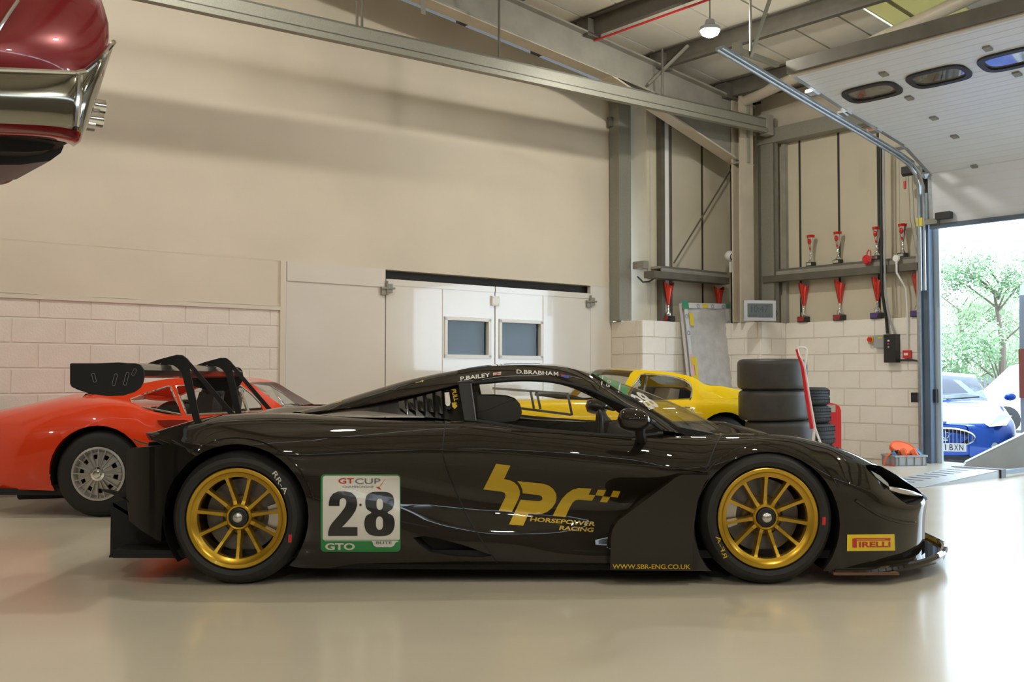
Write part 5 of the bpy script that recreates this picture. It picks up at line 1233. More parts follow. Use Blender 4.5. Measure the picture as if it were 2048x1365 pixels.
MB().tube([ls(190, 252, .46) + fl.x * .3, ls(188, 252, .46)], .028, 12).build('exhaust_pipe', 'silver', lc)
MB().prism([ls(a, b, .55) for a, b in ((-200, 268), (110, 270), (118, 284), (100, 300), (60, 304), (-200, 300))], Q * -.9).build('fuel_tank', 'matt_black', lc, 30)
MB().prism([ls(a, b, .40) for a, b in ((-250, 290), (100, 292), (128, 292), (122, 306), (100, 322), (40, 330), (-250, 330))], Q * -.6).build('silencer_box', 'black_plastic', lc, 30)
lmir(MB().tube([ls(-6, 62, .818), ls(14, 32, .805), ls(36, 0, .785)], .008, 6)).build('chrome_strip', 'chrome', lc)
for sg in (-1, 1): road_wheel(fl, 1.05, .74, sg, .32, .2, .2, lc, 'five_spoke')
for o_ in lc.children:
    if o_.name.startswith('tyre'):
        o_.location.z += zb - .10
lf = thing('car_lift', 'two-post lift carrying the dark red car', 'car lift', fl(2.0, 0, 0))
for sg in (-1, 1):
    pb = fl(2.0, 1.35 * sg, 0); MB().prism([pb + fl.x * .16 + fl.y * .13, pb - fl.x * .16 + fl.y * .13, pb - fl.x * .16 - fl.y * .13, pb + fl.x * .16 - fl.y * .13], (0, 0, 3.4)).build('post', 'steel_dark', lf, 0)
    for xx in (1.5, 2.8):
        a, b = fl(2.0, 1.25 * sg, zb - .12), fl(xx, .5 * sg, zb - .12); MB().bar(a, b, .12, .09).build('arm', 'steel_dark', lf, 0)
        MB().lathe([(.001, 0), (.06, 0), (.06, .13), (.001, .13)], b + Vector((0, 0, -.01)), (0, 0, 1), 14).build('lift_pad', 'rubber', lf)
# ================================================================ SMALL THINGS IN THE ROOM
pbr('trophy_red', (.70, .03, .02), .12, metal=.55, coat=1)
pbr('plaque', (.35, .03, .03), .4); pbr('plaque_blue', (.09, .05, .22), .4)
pbr('orange', (.85, .16, .05), .6); pbr('strap_blue', (.12, .35, .62), .6)
pbr('lcd', (.12, .145, .15), .2, coat=.5); pbr('lcd_ink', (.045, .055, .06), .4)
pbr('wrap', (.52, .52, .52), .22, coat=.5, var=.14, vscale=9, bump=.35, bscale=12)
pbr('wrap_edge', (.60, .60, .62), .3); pbr('tape_yellow', (.72, .55, .03), .4); pbr('tape_green', (.05, .25, .15), .4); pbr('tape_pink', (.75, .40, .38), .4); pbr('ink_blue', (.12, .12, .32), .5)
pbr('amber', (.75, .42, .05), .4)
def trophy_hi(px, py, lab):        # clear flared cup with red inlays, on the upper rail
    s_ = -.07; w_, z_ = hitS(px, py, s_); o = R(s_, w_, 2.536)
    t = thing('trophy', lab, 'trophy', o, 0, 'trophies on the upper rail')
    b = MB().prism([o + U * a * .045 + Q * b_ * .05 for a, b_ in ((-1, -1), (1, -1), (1, 1), (-1, 1))], (0, 0, .055)); b.build('base', 'black_plastic', t, 0)
    MB().prism([o + U * -.047 + Q * -.04 + Vector((0, 0, .012)), o + U * -.047 + Q * .03 + Vector((0, 0, .012)), o + U * -.047 + Q * .03 + Vector((0, 0, .045)), o + U * -.047 + Q * -.04 + Vector((0, 0, .045))], U * .002).build('plaque', 'silver', t, 0)
    MB().lathe([(.038, .055), (.032, .075), (.014, .10), (.012, .13), (.020, .15), (.012, .17), (.018, .22), (.034, .30), (.054, .42)], o, (0, 0, 1), 20).build('cup', 'chrome', t)
    MB().lathe([(.0555, .422), (.0535, .400), (.051, .385)], o, (0, 0, 1), 20).build('rim_band', 'trophy_red', t)
    MB().blob(o + U * -.030 + Vector((0, 0, .335)), (.028, .032, .042)).build('inlay', 'trophy_red', t)
    MB().blob(o + U * -.014 + Vector((0, 0, .245)), (.014, .016, .032)).build('inlay', 'trophy_red', t)
    return t
def trophy_lo(o, lab, blue=False):
    t = thing('trophy', lab, 'trophy', o, 0, 'trophies on the block wall')
    MB().prism([o + U * a * .05 + Q * b_ * .075 for a, b_ in ((-1, -1), (1, -1), (1, 1), (-1, 1))], (0, 0, .075)).build('base', 'black_plastic', t, 0)
    MB().prism([o + U * -.052 + Q * a + Vector((0, 0, z)) for a, z in ((-.07, .012), (.02, .012), (.04, .068), (-.07, .068))], U * .002).build('plaque', 'plaque_blue' if blue else 'plaque', t, 0)
    MB().lathe([(.036, .075), (.04, .10), (.036, .125), (.018, .15), (.015, .17), (.021, .18), (.014, .195), (.013, .215), (.018, .222)], o, (0, 0, 1), 20).build('stem', 'chrome', t)
    rows = []
    for i in range(9):
        z = .222 + .285 * i / 8; r = .017 + .062 * (i / 8) ** 1.05
        rows.append([o + Vector((r * math.cos(2 * PI * j / 24), r * math.sin(2 * PI * j / 24), z + (.028 * math.sin(2 * PI * j / 24 * 2 + .6) if i == 8 else 0))) for j in range(25)])
    MB().grid(rows).build('cup', 'trophy_red', t, 60)
    rows = [[p + Vector((0, 0, .0)) for p in [o + Vector((r * math.cos(a), r * math.sin(a), z)) for a in [PI * .95 + .5 * k / 4 for k in range(5)]]] for r, z in ((.020, .23), (.050, .37), (.083, .53))]
    MB().grid(rows).build('silver_flash', 'chrome', t, 60)
    return t
for px, py, l in ((1622, 530, 'upper trophy standing beside the first cladding joint from the corner'), (1676, 526, 'upper trophy standing in front of a dark cladding joint'), (1754, 521, 'upper trophy beside the black cable conduit'), (1806, 516, 'upper trophy standing above the white conduit box')): trophy_hi(px, py, l)
for px, l, b in ((1608, 'red flared trophy on the block wall beside the wall clock', 0), (1680, 'red flared trophy with red plaque below a dark cladding joint', 0), (1755, 'red flared trophy with purple plaque beside the black conduit', 1), (1836, 'red flared trophy with purple plaque beside the door frame', 1)):
    w_ = hitS(px, 640, .02)[0]; trophy_lo(R(.02, w_, 1.795), l, b)
trophy_lo(R(hitW(1337, 640, .50)[0], .50, 1.795), 'red flared trophy on the block pier in front of the channel post')
trophy_lo(R(hitW(1438, 640, .49)[0], .49, 1.795), 'red flared trophy half hidden behind the wrapped panel')
# small red fitting hung on the rail
w_, z_ = hitS(1733, 520, -.19); o = R(-.19, w_, z_)
t = thing('red_fitting', 'small round red fitting with a loop hung on the rail', 'fitting', o)
MB().lathe([(.001, .03), (.04, .025), (.062, 0), (.058, -.02), (.001, -.03)], o, (U * -1 + Vector((0, 0, -.3))), 20).build('dome', 'red_paint', t)
MB().tube([o + Q * a + Vector((0, 0, b)) for a, b in ((.0, .03), (.01, .09), (.03, .125), (.055, .11), (.06, .05), (.05, .0))], .007, 6).build('handle', 'red_paint', t)
# conduits and boxes on the end wall
t = thing('conduit', 'black cable conduit running down the cladding to the control box', 'conduit', R(-.03, 2.75, 1.6))
pts = [hitS(a, b, .0) for a, b in ((1761, 300), (1762, 420), (1763, 560), (1766, 600), (1773, 640), (1775, 668))]
pts = [hitS(a, b, -.2) for a, b in ((1761, 290), (1762, 420), (1763, 560), (1765, 590))] + [hitS(a, b, -.04) for a, b in ((1773, 640), (1775, 668))]
MB().tube([R(-.2, *p) for p in pts[:4]] + [R(-.04, *p) for p in pts[4:]], .02, 8).build('trunking', 'black_plastic', t)
MB().tube([R(-.2, p[0] + .045, p[1]) for p in pts[:4]] + [R(-.05, pts[4][0] + .05, pts[4][1]), R(-.05, pts[5][0] + .10, pts[5][1])], .012, 8).build('flexible_tube', 'grey_plastic', t)
def wall_box(name, lab, cat, x0, x1, y0, y1, dep, mat):
    a = hitS(x0, y1, 0); b = hitS(x1, y0, 0)
    t = thing(name, lab, cat, R(0, (a[0] + b[0]) / 2, a[1]))
    MB().rbox(-dep, .002, a[0], b[0], a[1], b[1]).build('case', mat, t, 0); return t, a[0], b[0], a[1], b[1]
t, a, b, z0, z1 = wall_box('control_box', 'black door control box with three small buttons', 'control box', 1777, 1800, 669, 726, .11, 'black_plastic')
for k, (mt, z) in enumerate((('white_paint', .77), ('red_paint', .66), ('grey_plastic', .55))):
    MB().lathe([(.012, 0), (.012, .012), (.001, .013)], R(-.11, (a + b) / 2 - .01, z0 + (z1 - z0) * z), -U, 12).build('button', mt, t)
MB().tube([R(-.03, b - .01, z0 + .03), R(-.03, b + .18, z0 + .03), R(-.03, 3.24, z0 + .02), R(-.03, 3.29, z0 - .05)], .012, 8).build('cable', 'black_plastic', t)
t, a, b, z0, z1 = wall_box('isolator_switch', 'grey isolator box with red rotary switch', 'switch box', 1753, 1776, 671, 696, .06, 'grey_plastic')
MB().rbox(-.05, 0, a - .09, a, z0 + .05, z1 - .01).build('switch_plate', 'grey_plastic', t, 0)
MB().lathe([(.045, 0), (.045, .012), (.001, .013)], R(-.05, a - .05, z0 + .105), -U, 16).build('switch_ring', 'amber', t)
MB().lathe([(.030, 0), (.028, .035), (.001, .036)], R(-.06, a - .05, z0 + .105), -U, 16).build('switch_knob', 'red_paint', t)
MB().rbox(-.063, -.06, a + .06, a + .12, z1 - .04, z1 - .02).build('warning_sticker', 'tape_yellow', t, 0)
t, a, b, z0, z1 = wall_box('fire_call_point', 'small red fire alarm call point on pale block wall', 'alarm', 1809, 1824, 701, 717, .045, 'red_paint')
MB().rbox(-.048, -.045, a + .02, b - .03, z0 + .035, z0 + .065).build('label', 'white_paint', t, 0)
t = thing('white_conduit', 'white conduit with round junction box above the call point', 'conduit', R(-.02, 3.0, 1.5))
q = [hitS(a, b, -.02) for a, b in ((1807, 519), (1808, 560), (1814, 590), (1816, 640), (1816, 700))]
MB().tube([R(-.19, q[0][0], q[0][1]), R(-.19, q[1][0], 2.34), R(-.04, q[2][0], 2.15), R(-.03, q[3][0], 1.85), R(-.03, q[4][0], 1.42)], .013, 8).build('pipe', 'white_paint', t)
MB().lathe([(.001, .03), (.04, .03), (.045, 0)], R(-.18, q[0][0], q[0][1]), -U, 16).build('junction_box', 'white_paint', t)
# LCD wall clock on the corner pier
a = hitW(1489, 642, 1.25); b = hitW(1552, 602, 1.25)
ck_ = thing('wall_clock', 'silver framed digital clock on top of the corner block pier', 'clock', R((a[0] + b[0]) / 2, 1.25, 1.80))
ca, cb = P(1488, 643, 13.55), P(1552, 643, 13.62); zc0, zc1 = 1.795, 1.795 + 41 * 13.6 / F
dv = (cb - ca).normalized(); dv.z = 0; nv = Vector((dv.y, -dv.x, 0)); L_ = (Vector((cb.x, cb.y, 0)) - Vector((ca.x, ca.y, 0))).length
def cpt(u, z, o_): p = Vector((ca.x, ca.y, 0)) + dv * (u * L_) + nv * o_; p.z = zc0 + (zc1 - zc0) * z; return p
MB().prism([cpt(0, 0, 0), cpt(1, 0, 0), cpt(1, 1, 0), cpt(0, 1, 0)], nv * -.03).build('frame', 'silver', ck_, 0)
MB().prism([cpt(.11, .16, .002), cpt(.90, .16, .002), cpt(.90, .85, .002), cpt(.11, .85, .002)], nv * -.004).build('display', 'lcd', ck_, 0)
def flat_text(txt, fn, name, mat, parent, bold=.0):
    b_ = text_bm(txt, (0, 0), (1, 0), (0, 1), bold)
    for v in b_.verts: v.co = fn(v.co.x, v.co.y)
    me = bpy.data.meshes.new(name); b_.to_mesh(me); b_.free(); finish(me, mat, 0); return link(name, me, parent)
flat_text('10:47', lambda x, y: cpt(.22 + .54 * x, .42 + .33 * y, .0035), 'digits', 'lcd_ink', ck_)
flat_text('MO 12 30', lambda x, y: cpt(.16 + .66 * x, .22 + .09 * y, .0035), 'digits', 'lcd_ink', ck_)
MB().tube([cpt(1.02, .1, -.04), cpt(1.1, .4, -.06), cpt(1.08, .6, -.1)], .006, 6).build('cable', 'black_plastic', ck_)
# security camera on the bay rail
o = R(hitW(1461, 513, .62)[0], .62, hitW(1461, 513, .62)[1])
t = thing('security_camera', 'white dome security camera above the bay rail', 'camera', o)
MB().tube([Vector((o.x, o.y, 2.53)), o + Vector((0, 0, -.03))], .02, 10).build('mount', 'white_paint', t)
dirc = (Vector((0, 0, 1.05)) - o).normalized(); dirc = (dirc + Vector((.6, 0, -.1))).normalized()
MB().blob(o, (.085, .085, .08), 20, 12).build('housing', 'white_paint', t, 80)
MB().lathe([(.058, .052), (.05, .072), (.001, .08)], o, dirc, 20).build('lens', 'black_plastic', t)
for k in range(4):
    a = PI / 4 + PI / 2 * k; x_ = dirc.orthogonal().normalized(); y_ = dirc.cross(x_)
    MB().blob(o + dirc * .076 + (x_ * math.cos(a) + y_ * math.sin(a)) * .026, (.008, .008, .008), 8, 5).build('led', 'grey_plastic', t)
# wrapped panel leaning on the bay blockwork
tl, trr = R(hitW(1358, 608, .60)[0], .60, hitW(1358, 608, .60)[1]), R(hitW(1448, 610, .60)[0], .60, hitW(1448, 610, .60)[1])
bl_, br_ = R(SW(tl)[0], .86, .0), R(SW(trr)[0] + .0, .86, .0)
wpn = thing('wrapped_panel', 'bubble-wrapped panel with taped edges leaning on the block wall', 'panel', (bl_ + br_) / 2)
nrm = (trr - tl).cross(bl_ - tl).normalized(); nrm = nrm if nrm.dot(Q) > 0 else -nrm
def wp(u, v, o_=0): return tl.lerp(trr, u).lerp(bl_.lerp(br_, u), v) + nrm * o_
rows = []
for i in range(25):
    rows.append([wp(j / 12, i / 24, .066 + (.010 * math.sin(i * 2.3 + j * 1.1) + .006 * math.sin(j * 3.1 - i * .7) if 0 < i < 24 and 0 < j < 12 else 0)) for j in range(13)])
MB().grid(rows).build('bubble_wrap', 'wrap', wpn, 60)
MB().hexa([wp(0, 0, 0), wp(1, 0, 0), wp(1, 1, 0), wp(0, 1, 0), wp(0, 0, .045), wp(1, 0, .045), wp(1, 1, .045), wp(0, 1, .045)]).build('board', 'wrap_edge', wpn, 0)
def wrect(u0, u1, v0, v1, o_, nm, mt): return MB().add([wp(u0, v0, o_), wp(u1, v0, o_), wp(u1, v1, o_), wp(u0, v1, o_)], [(0, 1, 2, 3)]).build(nm, mt, wpn, 0)
for q in ((0, 1, 0, .035), (0, .07, 0, 1), (.91, 1, 0, 1)): wrect(*q, .080, 'printed_tape', 'wrap_edge')
for (u0, u1, v0, v1, mt) in ((-.04, .10, -.015, .04, 'tape_green'), (.93, 1.03, .0, .03, 'tape_green'), (.40, .52, .005, .03, 'tape_yellow'), (.09, .17, .07, .15, 'tape_yellow'), (.03, .10, .36, .41, 'tape_yellow'), (.09, .15, .36, .52, 'tape_yellow'), (.0, .14, .48, .52, 'tape_yellow'), (.02, .08, .34, .50, 'tape_pink')): wrect(u0, u1, v0, v1, .085 if mt != 'tape_pink' else .083, 'tape_strip', mt)
for u, v in ((.3, .02), (.62, .02), (.86, .02), (.03, .09), (.035, .2), (.95, .13), (.95, .25), (.955, .38), (.95, .48)):
    MB().tube([wp(u + .028 * math.cos(2 * PI * k / 12), v + .012 * math.sin(2 * PI * k / 12), .087) for k in range(12)], .003, 4, True).build('print_mark', 'ink_blue', wpn)
# tyres
def tyre_prof(r, wd, ri, tread):
    p = [(ri, .02), (ri + .03, .004), (r - .05, .0), (r - .02, .012), (r - .004, .03)]
    if tread:
        n = 4
        for k in range(n):
            z0, z1 = .035 + (wd - .07) * k / n, .035 + (wd - .07) * (k + 1) / n; p += [(r, z0 + .004), (r, z1 - .008), (r - .008, z1 - .006), (r - .008, z1)]
    else: p += [(r, .06), (r, wd - .06)]
    return p + [(r - .004, wd - .03), (r - .02, wd - .012), (r - .05, wd), (ri + .03, wd - .004), (ri, wd - .02), (ri, .02)]
def tyre(c, r, wd, ri, tread, lab, grp, dz):
    t = thing('tyre', lab, 'tyre', (c.x, c.y, dz), 0, grp)
    MB().lathe(tyre_prof(r, wd, ri, tread), (c.x, c.y, dz), (0, 0, 1), 56).build('carcass', 'rubber' if tread else 'slick_rubber', t, 45)
    if tread:
        m = MB()
        for k in range(60):
            a = 2 * PI * k / 60
            for z0, z1, sk in ((.03, .085, .03), (wd - .085, wd - .03, -.03)):
                d0, d1 = Vector((math.cos(a), math.sin(a), 0)), Vector((math.cos(a + sk), math.sin(a + sk), 0))
                m.bar(Vector((c.x, c.y, dz + z0)) + d0 * (r - .001), Vector((c.x, c.y, dz + z1)) + d1 * (r - .001), .004, .004)
        o = m.build('tread_sipes', 'matt_black', t, 0); o['kind'] = 'stuff'
c = P(1546, 740, 10.35); z = 0
for k, (dx, wd) in enumerate(((.07, .305), (.065, .31), (.0, .305), (-.01, .31))):
    tyre(Vector((c.x + dx, c.y, 0)), .345, wd, .235, False, ['slick racing tyre at the bottom of its stack', 'slick racing tyre third from the top of its stack', 'slick racing tyre second from the top of its stack', 'slick racing tyre topmost of its stack'][k], 'stack of slick racing tyres', z); z += wd
c = P(1603, 800, 11.9); z = 0
for k, (dx, wd) in enumerate(((.05, .27), (.045, .25), (.01, .205), (.0, .205))):
    tyre(Vector((c.x + dx, c.y, 0)), .315 + (.01 if k < 2 else 0), wd, .22, True, ['treaded road tyre at the bottom of its stack', 'treaded road tyre third from the top beside red board', 'treaded road tyre second from the top of its stack', 'treaded road tyre topmost of its stack'][k], 'stack of treaded road tyres', z); z += wd
# trolley jack handle
JY = 9.55
t = thing('trolley_jack', 'trolley jack with tall red and white handle in front of the slick tyres', 'jack', G(1640, 975) if False else Vector((P(1640, 900, JY).x, JY, 0)))
MB().tube(T3([(1594, 697, JY), (1600, 695, JY), (1609, 695.5, JY), (1613, 699, JY), (1613, 706, JY), (1609.5, 735, JY), (1618, 790, JY), (1630, 857, JY), (1640, 884, JY - .02), (1655, 925, JY - .05)]), .011, 8).build('white_handle', 'white_paint', t)
MB().tube(T3([(1595, 697, JY), (1598, 708, JY), (1610, 737, JY)]), .011, 8).build('handle_loop', 'white_paint', t)
MB().tube(T3([(1629, 855, JY), (1626, 884, JY), (1626, 930, JY)]), .013, 8).build('fork_leg', 'white_paint', t)
MB().tube(T3([(1593, 699, JY - .02), (1597, 712, JY - .02), (1605, 735, JY - .02), (1613, 790, JY - .02), (1624, 858, JY - .02)]), [.011, .012, .015, .018, .018], 10).build('red_sleeve', 'red_paint', t)
jb = P(1630, 930, JY)
MB().box(jb.x - .12, jb.x + .18, JY - .7, JY + .05, .06, .16).box(jb.x - .06, jb.x + .12, JY - .1, JY + .06, .16, jb.z + .03).build('jack_body', 'red_paint', t, 0)
for sx in (-.14, .2):
    for sy in (-.62, -.02): MB().lathe([(.001, -.02), (.06, -.02), (.06, .02), (.001, .02)], (jb.x + sx, JY + sy, .06), (1, 0, 0), 16).build('castor', 'black_plastic', t)
# red board behind the tyres
RBY = 12.32
rb = thing('red_board', 'tall red moulded board with pale sticker behind the treaded tyres', 'board', (P(1668, 900, RBY).x, RBY, 0))
top = [(1640, 803), (1655, 805), (1672, 809), (1679, 813), (1682, 822), (1682.5, 860), (1682.5, 900)]
pp = PS(top, RBY); pp += [Vector((pp[-1].x, RBY, 0)), Vector((pp[0].x - .05, RBY, 0)), Vector((pp[0].x - .05, RBY, pp[0].z))]
MB().prism(pp, (.03, .09, 0)).build('shell', 'red_paint', rb, 30)
MB().prism(PS([(1653, 810), (1671, 810), (1671, 825), (1653, 825)], RBY - .004), (0, .003, 0)).build('sticker', 'tan', rb, 0)
MB().prism(PS([(1655, 813), (1659, 813), (1659, 820), (1655, 820)], RBY - .007), (0, .002, 0)).build('sticker_mark', 'red_paint', rb, 0)
MB().prism(PS([(1662, 866), (1663.5, 866), (1663.5, 882), (1662, 882)], RBY - .004), (0, .003, 0)).build('side_lettering', 'white_paint', rb, 0)
# crate with straps
c0 = G(1822, 932.5)
cr = thing('crate', 'grey plastic crate holding orange straps by the door frame', 'crate', c0)
CW_, CD, CH = .40, .30, .125
fc = Fr(c0, (1, .12, 0)); fcn = Fr(c0, Vector((.985, .17, 0)))
def cpos(x, y, z): return c0 + fcn.x * x + fcn.y * y + Vector((0, 0, z))
m = MB()
for (x0, x1, y0, y1) in ((-.20, .20, 0, .015), (-.20, .20, .285, .30), (-.20, -.185, 0, .30), (.185, .20, 0, .30)):
    m.hexa([cpos(x0, y0, 0), cpos(x1, y0, 0), cpos(x1, y1, 0), cpos(x0, y1, 0), cpos(x0, y0, CH), cpos(x1, y0, CH), cpos(x1, y1, CH), cpos(x0, y1, CH)])
m.hexa([cpos(-.2, 0, 0), cpos(.2, 0, 0), cpos(.2, .3, 0), cpos(-.2, .3, 0), cpos(-.2, 0, .01), cpos(.2, 0, .01), cpos(.2, .3, .01), cpos(-.2, .3, .01)])
m.build('tub', 'grey_plastic', cr, 0)
m = MB().bar(cpos(-.21, -.005, CH - .01), cpos(.21, -.005, CH - .01), .02, .02).bar(cpos(.205, 0, CH - .01), cpos(.205, .3, CH - .01), .02, .02).bar(cpos(-.205, 0, CH - .01), cpos(-.205, .3, CH - .01), .02, .02)
m.build('rim', 'grey_plastic', cr, 0)
for x in (-.15, -.05, .05, .15): MB().bar(cpos(x, -.008, .01), cpos(x, -.008, CH - .02), .012, .008).build('rib', 'grey_plastic', cr, 0)
def coil(name, lab, x, y, z, r, wd, mat, turns=3, tilt=.3):
    t = thing(name, lab, 'strap', cpos(x, y, z), 0, 'ratchet straps in the crate')
    ax = Vector((math.sin(tilt), -.5, math.cos(tilt))).normalized(); m = MB()
    for k in range(turns): m.lathe([(r - .008 * k, -wd / 2), (r - .008 * k, wd / 2), (r - .008 * k - .005, wd / 2), (r - .008 * k - .005, -wd / 2)], cpos(x, y, z), ax, 18)
    m.lathe([(.001, wd / 2 - .004), (r - .008 * turns, wd / 2 - .004)], cpos(x, y, z), ax, 18)
    m.build('webbing', mat, t, 60)
coil('ratchet_strap', 'large orange strap coil lying on top of the crate', .0, .18, .19, .15, .05, 'orange', 3, .1)
coil('ratchet_strap', 'small orange strap coil at the front of the crate', -.05, .05, .14, .07, .05, 'orange', 3, 1.2)
coil('ratchet_strap', 'orange strap coil beside the blue strap', .09, .05, .135, .065, .05, 'orange', 3, 1.0)
coil('ratchet_strap', 'blue strap coil tucked in the crate corner', .165, .12, .14, .06, .04, 'strap_blue', 3, .8)
coil('ratchet_strap', 'pale blue strap bundle at the left end of the crate', -.13, .10, .12, .06, .04, 'strap_blue', 3, .8)
t = thing('loose_strap', 'orange webbing strap trailing over the crate side to the floor', 'strap', cpos(-.3, .1, 0))
rows = [[cpos(x, y, z), cpos(x + .01, y + .06, z + .005)] for x, y, z in ((-.12, .1, .15), (-.2, .08, .145), (-.26, .06, .11), (-.30, .05, .05), (-.31, .04, .01), (-.26, .02, .006), (-.2, -.03, .006))]
MB().grid([[a, b] for a, b in rows]).build('webbing', 'orange', t, 60)
MB().bar(cpos(-.17, .1, .15), cpos(-.10, .12, .17), .05, .03).build('buckle', 'black_plastic', t, 0)
# ramps
pbr('ramp_grey', (.36, .39, .41), .45, var=.08, vscale=5)
g0, g1 = G(1842, 977), G(2001, 957)
rp = thing('drive_on_ramp', 'low grey drive-on ramp with slotted top in front of the roller door', 'ramp', g0)
d_ = (g1 - g0).normalized(); n_ = Vector((-d_.y, d_.x, 0)); LR = (g1 - g0).length; WD = .50; HR = .085
def rpt(x, y, z): return g0 + d_ * x + n_ * y + Vector((0, 0, z))
MB().prism([rpt(0, 0, 0), rpt(LR, 0, 0), rpt(LR, 0, HR), rpt(0, 0, .004)], n_ * .012).build('side_plate', 'ramp_grey', rp, 0)
MB().prism([rpt(0, WD, 0), rpt(LR, WD, 0), rpt(LR, WD, HR), rpt(0, WD, .004)], n_ * .012).build('side_plate', 'ramp_grey', rp, 0)
MB().hexa([rpt(0, 0, .0), rpt(LR, 0, HR - .006), rpt(LR, WD, HR - .006), rpt(0, WD, 0), rpt(0, 0, .006), rpt(LR, 0, HR), rpt(LR, WD, HR), rpt(0, WD, .006)]).build('deck', 'ramp_grey', rp, 0)
for k in range(10):
    x = .10 + (LR - .2) * k / 9; z = .0065 + (HR - .006) * x / LR
    MB().add([rpt(x, .22, z), rpt(x + .045, .22, z + .002), rpt(x + .045, .46, z + .002), rpt(x, .46, z)], [(0, 1, 2, 3)]).build('slot', 'dark_gap', rp, 0)
MB().prism([rpt(LR - .02, -.02, 0), rpt(LR + .08, -.02, 0), rpt(LR + .08, -.02, HR + .005), rpt(LR - .02, -.02, HR + .005)], n_ * (WD + .04)).build('hinge_block', 'black_plastic', rp, 0)
MB().prism([rpt(LR + .06, .0, .03), rpt(LR + 1.6, .0, .03), rpt(LR + 1.6, 0, .075), rpt(LR + .06, 0, .075)], n_ * .05).build('cross_bar', 'frame_blue', rp, 0)
h0 = G(1927, 934); h1 = G(2052, 938.5)
rw = thing('wedge_ramp', 'tall grey wedge ramp standing beside the roller door opening', 'ramp', h0)
dd_ = (h1 - h0).normalized(); nn_ = Vector((-dd_.y, dd_.x, 0)); sl = .37 / (h1 - h0).length
LW = (h1 - h0).length
def wpt(x, y, z): return h0 + dd_ * x + nn_ * y + Vector((0, 0, z))
MB().prism([wpt(0, 0, .0), wpt(.05, 0, -.0), wpt(LW * 2, 0, .0), wpt(LW * 2, 0, sl * LW * 2 + .03), wpt(.02, 0, .035)], nn_ * .02).build('side_plate', 'ramp_grey', rw, 0)
MB().prism([wpt(0, .42, .0), wpt(LW * 2, .42, .0), wpt(LW * 2, .42, sl * LW * 2 + .03), wpt(.02, .42, .035)], nn_ * .02).build('side_plate', 'ramp_grey', rw, 0)
MB().hexa([wpt(0, 0, .03), wpt(LW * 2, 0, sl * LW * 2 + .03), wpt(LW * 2, .44, sl * LW * 2 + .03), wpt(0, .44, .03), wpt(0, 0, .04), wpt(LW * 2, 0, sl * LW * 2 + .04), wpt(LW * 2, .44, sl * LW * 2 + .04), wpt(0, .44, .04)]).build('deck', 'frame_light', rw, 0)
# ================================================================ OUTSIDE
GZ = -.24
bo = P(1890, 900, 14.0); fb = Fr((bo.x, bo.y, GZ), (-.33, -.944, 0))
bc = thing('blue_sports_car', 'blue coupe with oval chrome grille parked outside the door', 'car', (bo.x, bo.y, GZ))
LB = [[(-4.3, .7, .3), (-3.6, .86, .22), (-.75, .90, .20), (-.35, .84, .18), (-.05, .60, .17), (.05, .3, .17)],
      [(-4.4, .7, .5), (-3.6, .92, .45), (-.75, .95, .42), (-.35, .90, .36), (-.05, .66, .34), (.06, .3, .34)],
      [(-4.4, .66, .75), (-3.6, .92, .70), (-2.0, .90, .70), (-.75, .94, .66), (-.35, .87, .58), (-.08, .64, .53), (.05, .3, .54)],
      [(-4.4, .6, .90), (-3.6, .84, .92), (-2.0, .82, .90), (-1.2, .84, .88), (-.75, .80, .82), (-.35, .72, .72), (-.10, .55, .63), (.03, .28, .62)],
      [(-4.4, .4, .95), (-3.6, .6, 1.0), (-2.0, .62, .95), (-1.4, .62, .95), (-.75, .56, .86), (-.35, .50, .76), (-.12, .40, .67), (.01, .22, .64)],
      [(-4.4, 0, .96), (-3.6, 0, 1.0), (-2.0, 0, .96), (-1.4, 0, .96), (-.75, 0, .88), (-.35, 0, .78), (-.1, 0, .70), (.02, 0, .65)]]
arB = [(-.92, .34, .38), (-3.85, .34, .38)]
car_body(fb, LB, -3.8, -.6, arB, 'body_shell', 'blue_car', bc, nx=70)
arch_liners(fb, arB, .86, bc)
for x_, sg in ((-.92, -1), (-.92, 1), (-3.85, -1), (-3.85, 1)):
    n0 = len(bpy.data.objects); road_wheel(Fr((bo.x, bo.y, 0), (-.33, -.944, 0)), x_, .88, sg, .34, .24, .25, bc, 'five_spoke')
for o_ in bc.children:
    if o_.name.startswith('tyre'): o_.location.z += GZ
# front face: bumper skin across
rows = []
for k in range(13):
    t = -1 + 2 * k / 12; y = .62 * t; xx = .05 - .12 * abs(t) ** 2.2
    rows.append([fb(xx - .03, y, .17), fb(xx + .02, y, .26), fb(xx + .01, y, .42), fb(xx, y, .54), fb(xx - .02, y, .62), fb(xx - .05, y * .95, .66)])
MB().grid(rows).build('front_bumper', 'blue_car', bc, 60)
def fx(y): return .065 - .12 * abs(y / .62) ** 2.2
def oval_pts(hw, hh, zc, d): return [fb(fx(hw * math.cos(a)) + d, hw * math.cos(a) if abs(math.cos(a)) < 1 else hw, zc + hh * math.sin(a)) for a in [2 * PI * k / 32 for k in range(32)]]
MB().add(oval_pts(.37, .12, .47, .004), [tuple(range(32))]).build('grille', 'matt_black', bc, 0)
MB().tube(oval_pts(.375, .125, .47, .012), .012, 6, True).build('grille_surround', 'chrome', bc)
for k in range(-7, 8):
    y = k * .048; hh = .115 * math.sqrt(max(.02, 1 - (y / .37) ** 2)); MB().tube([fb(fx(y) + .012, y, .47 - hh), fb(fx(y) + .018, y, .47 + hh)], .004, 5).build('grille_bar', 'silver', bc)
m = MB()
for pth in ([(0, -.085), (0, .085)], [(0, -.02), (-.03, -.01), (-.045, .03), (-.04, .065)], [(0, -.02), (.03, -.01), (.045, .03), (.04, .065)], [(-.03, -.045), (.03, -.045)]): m.tube([fb(fx(a) + .03, a, .48 + b) for a, b in pth], .008, 6)
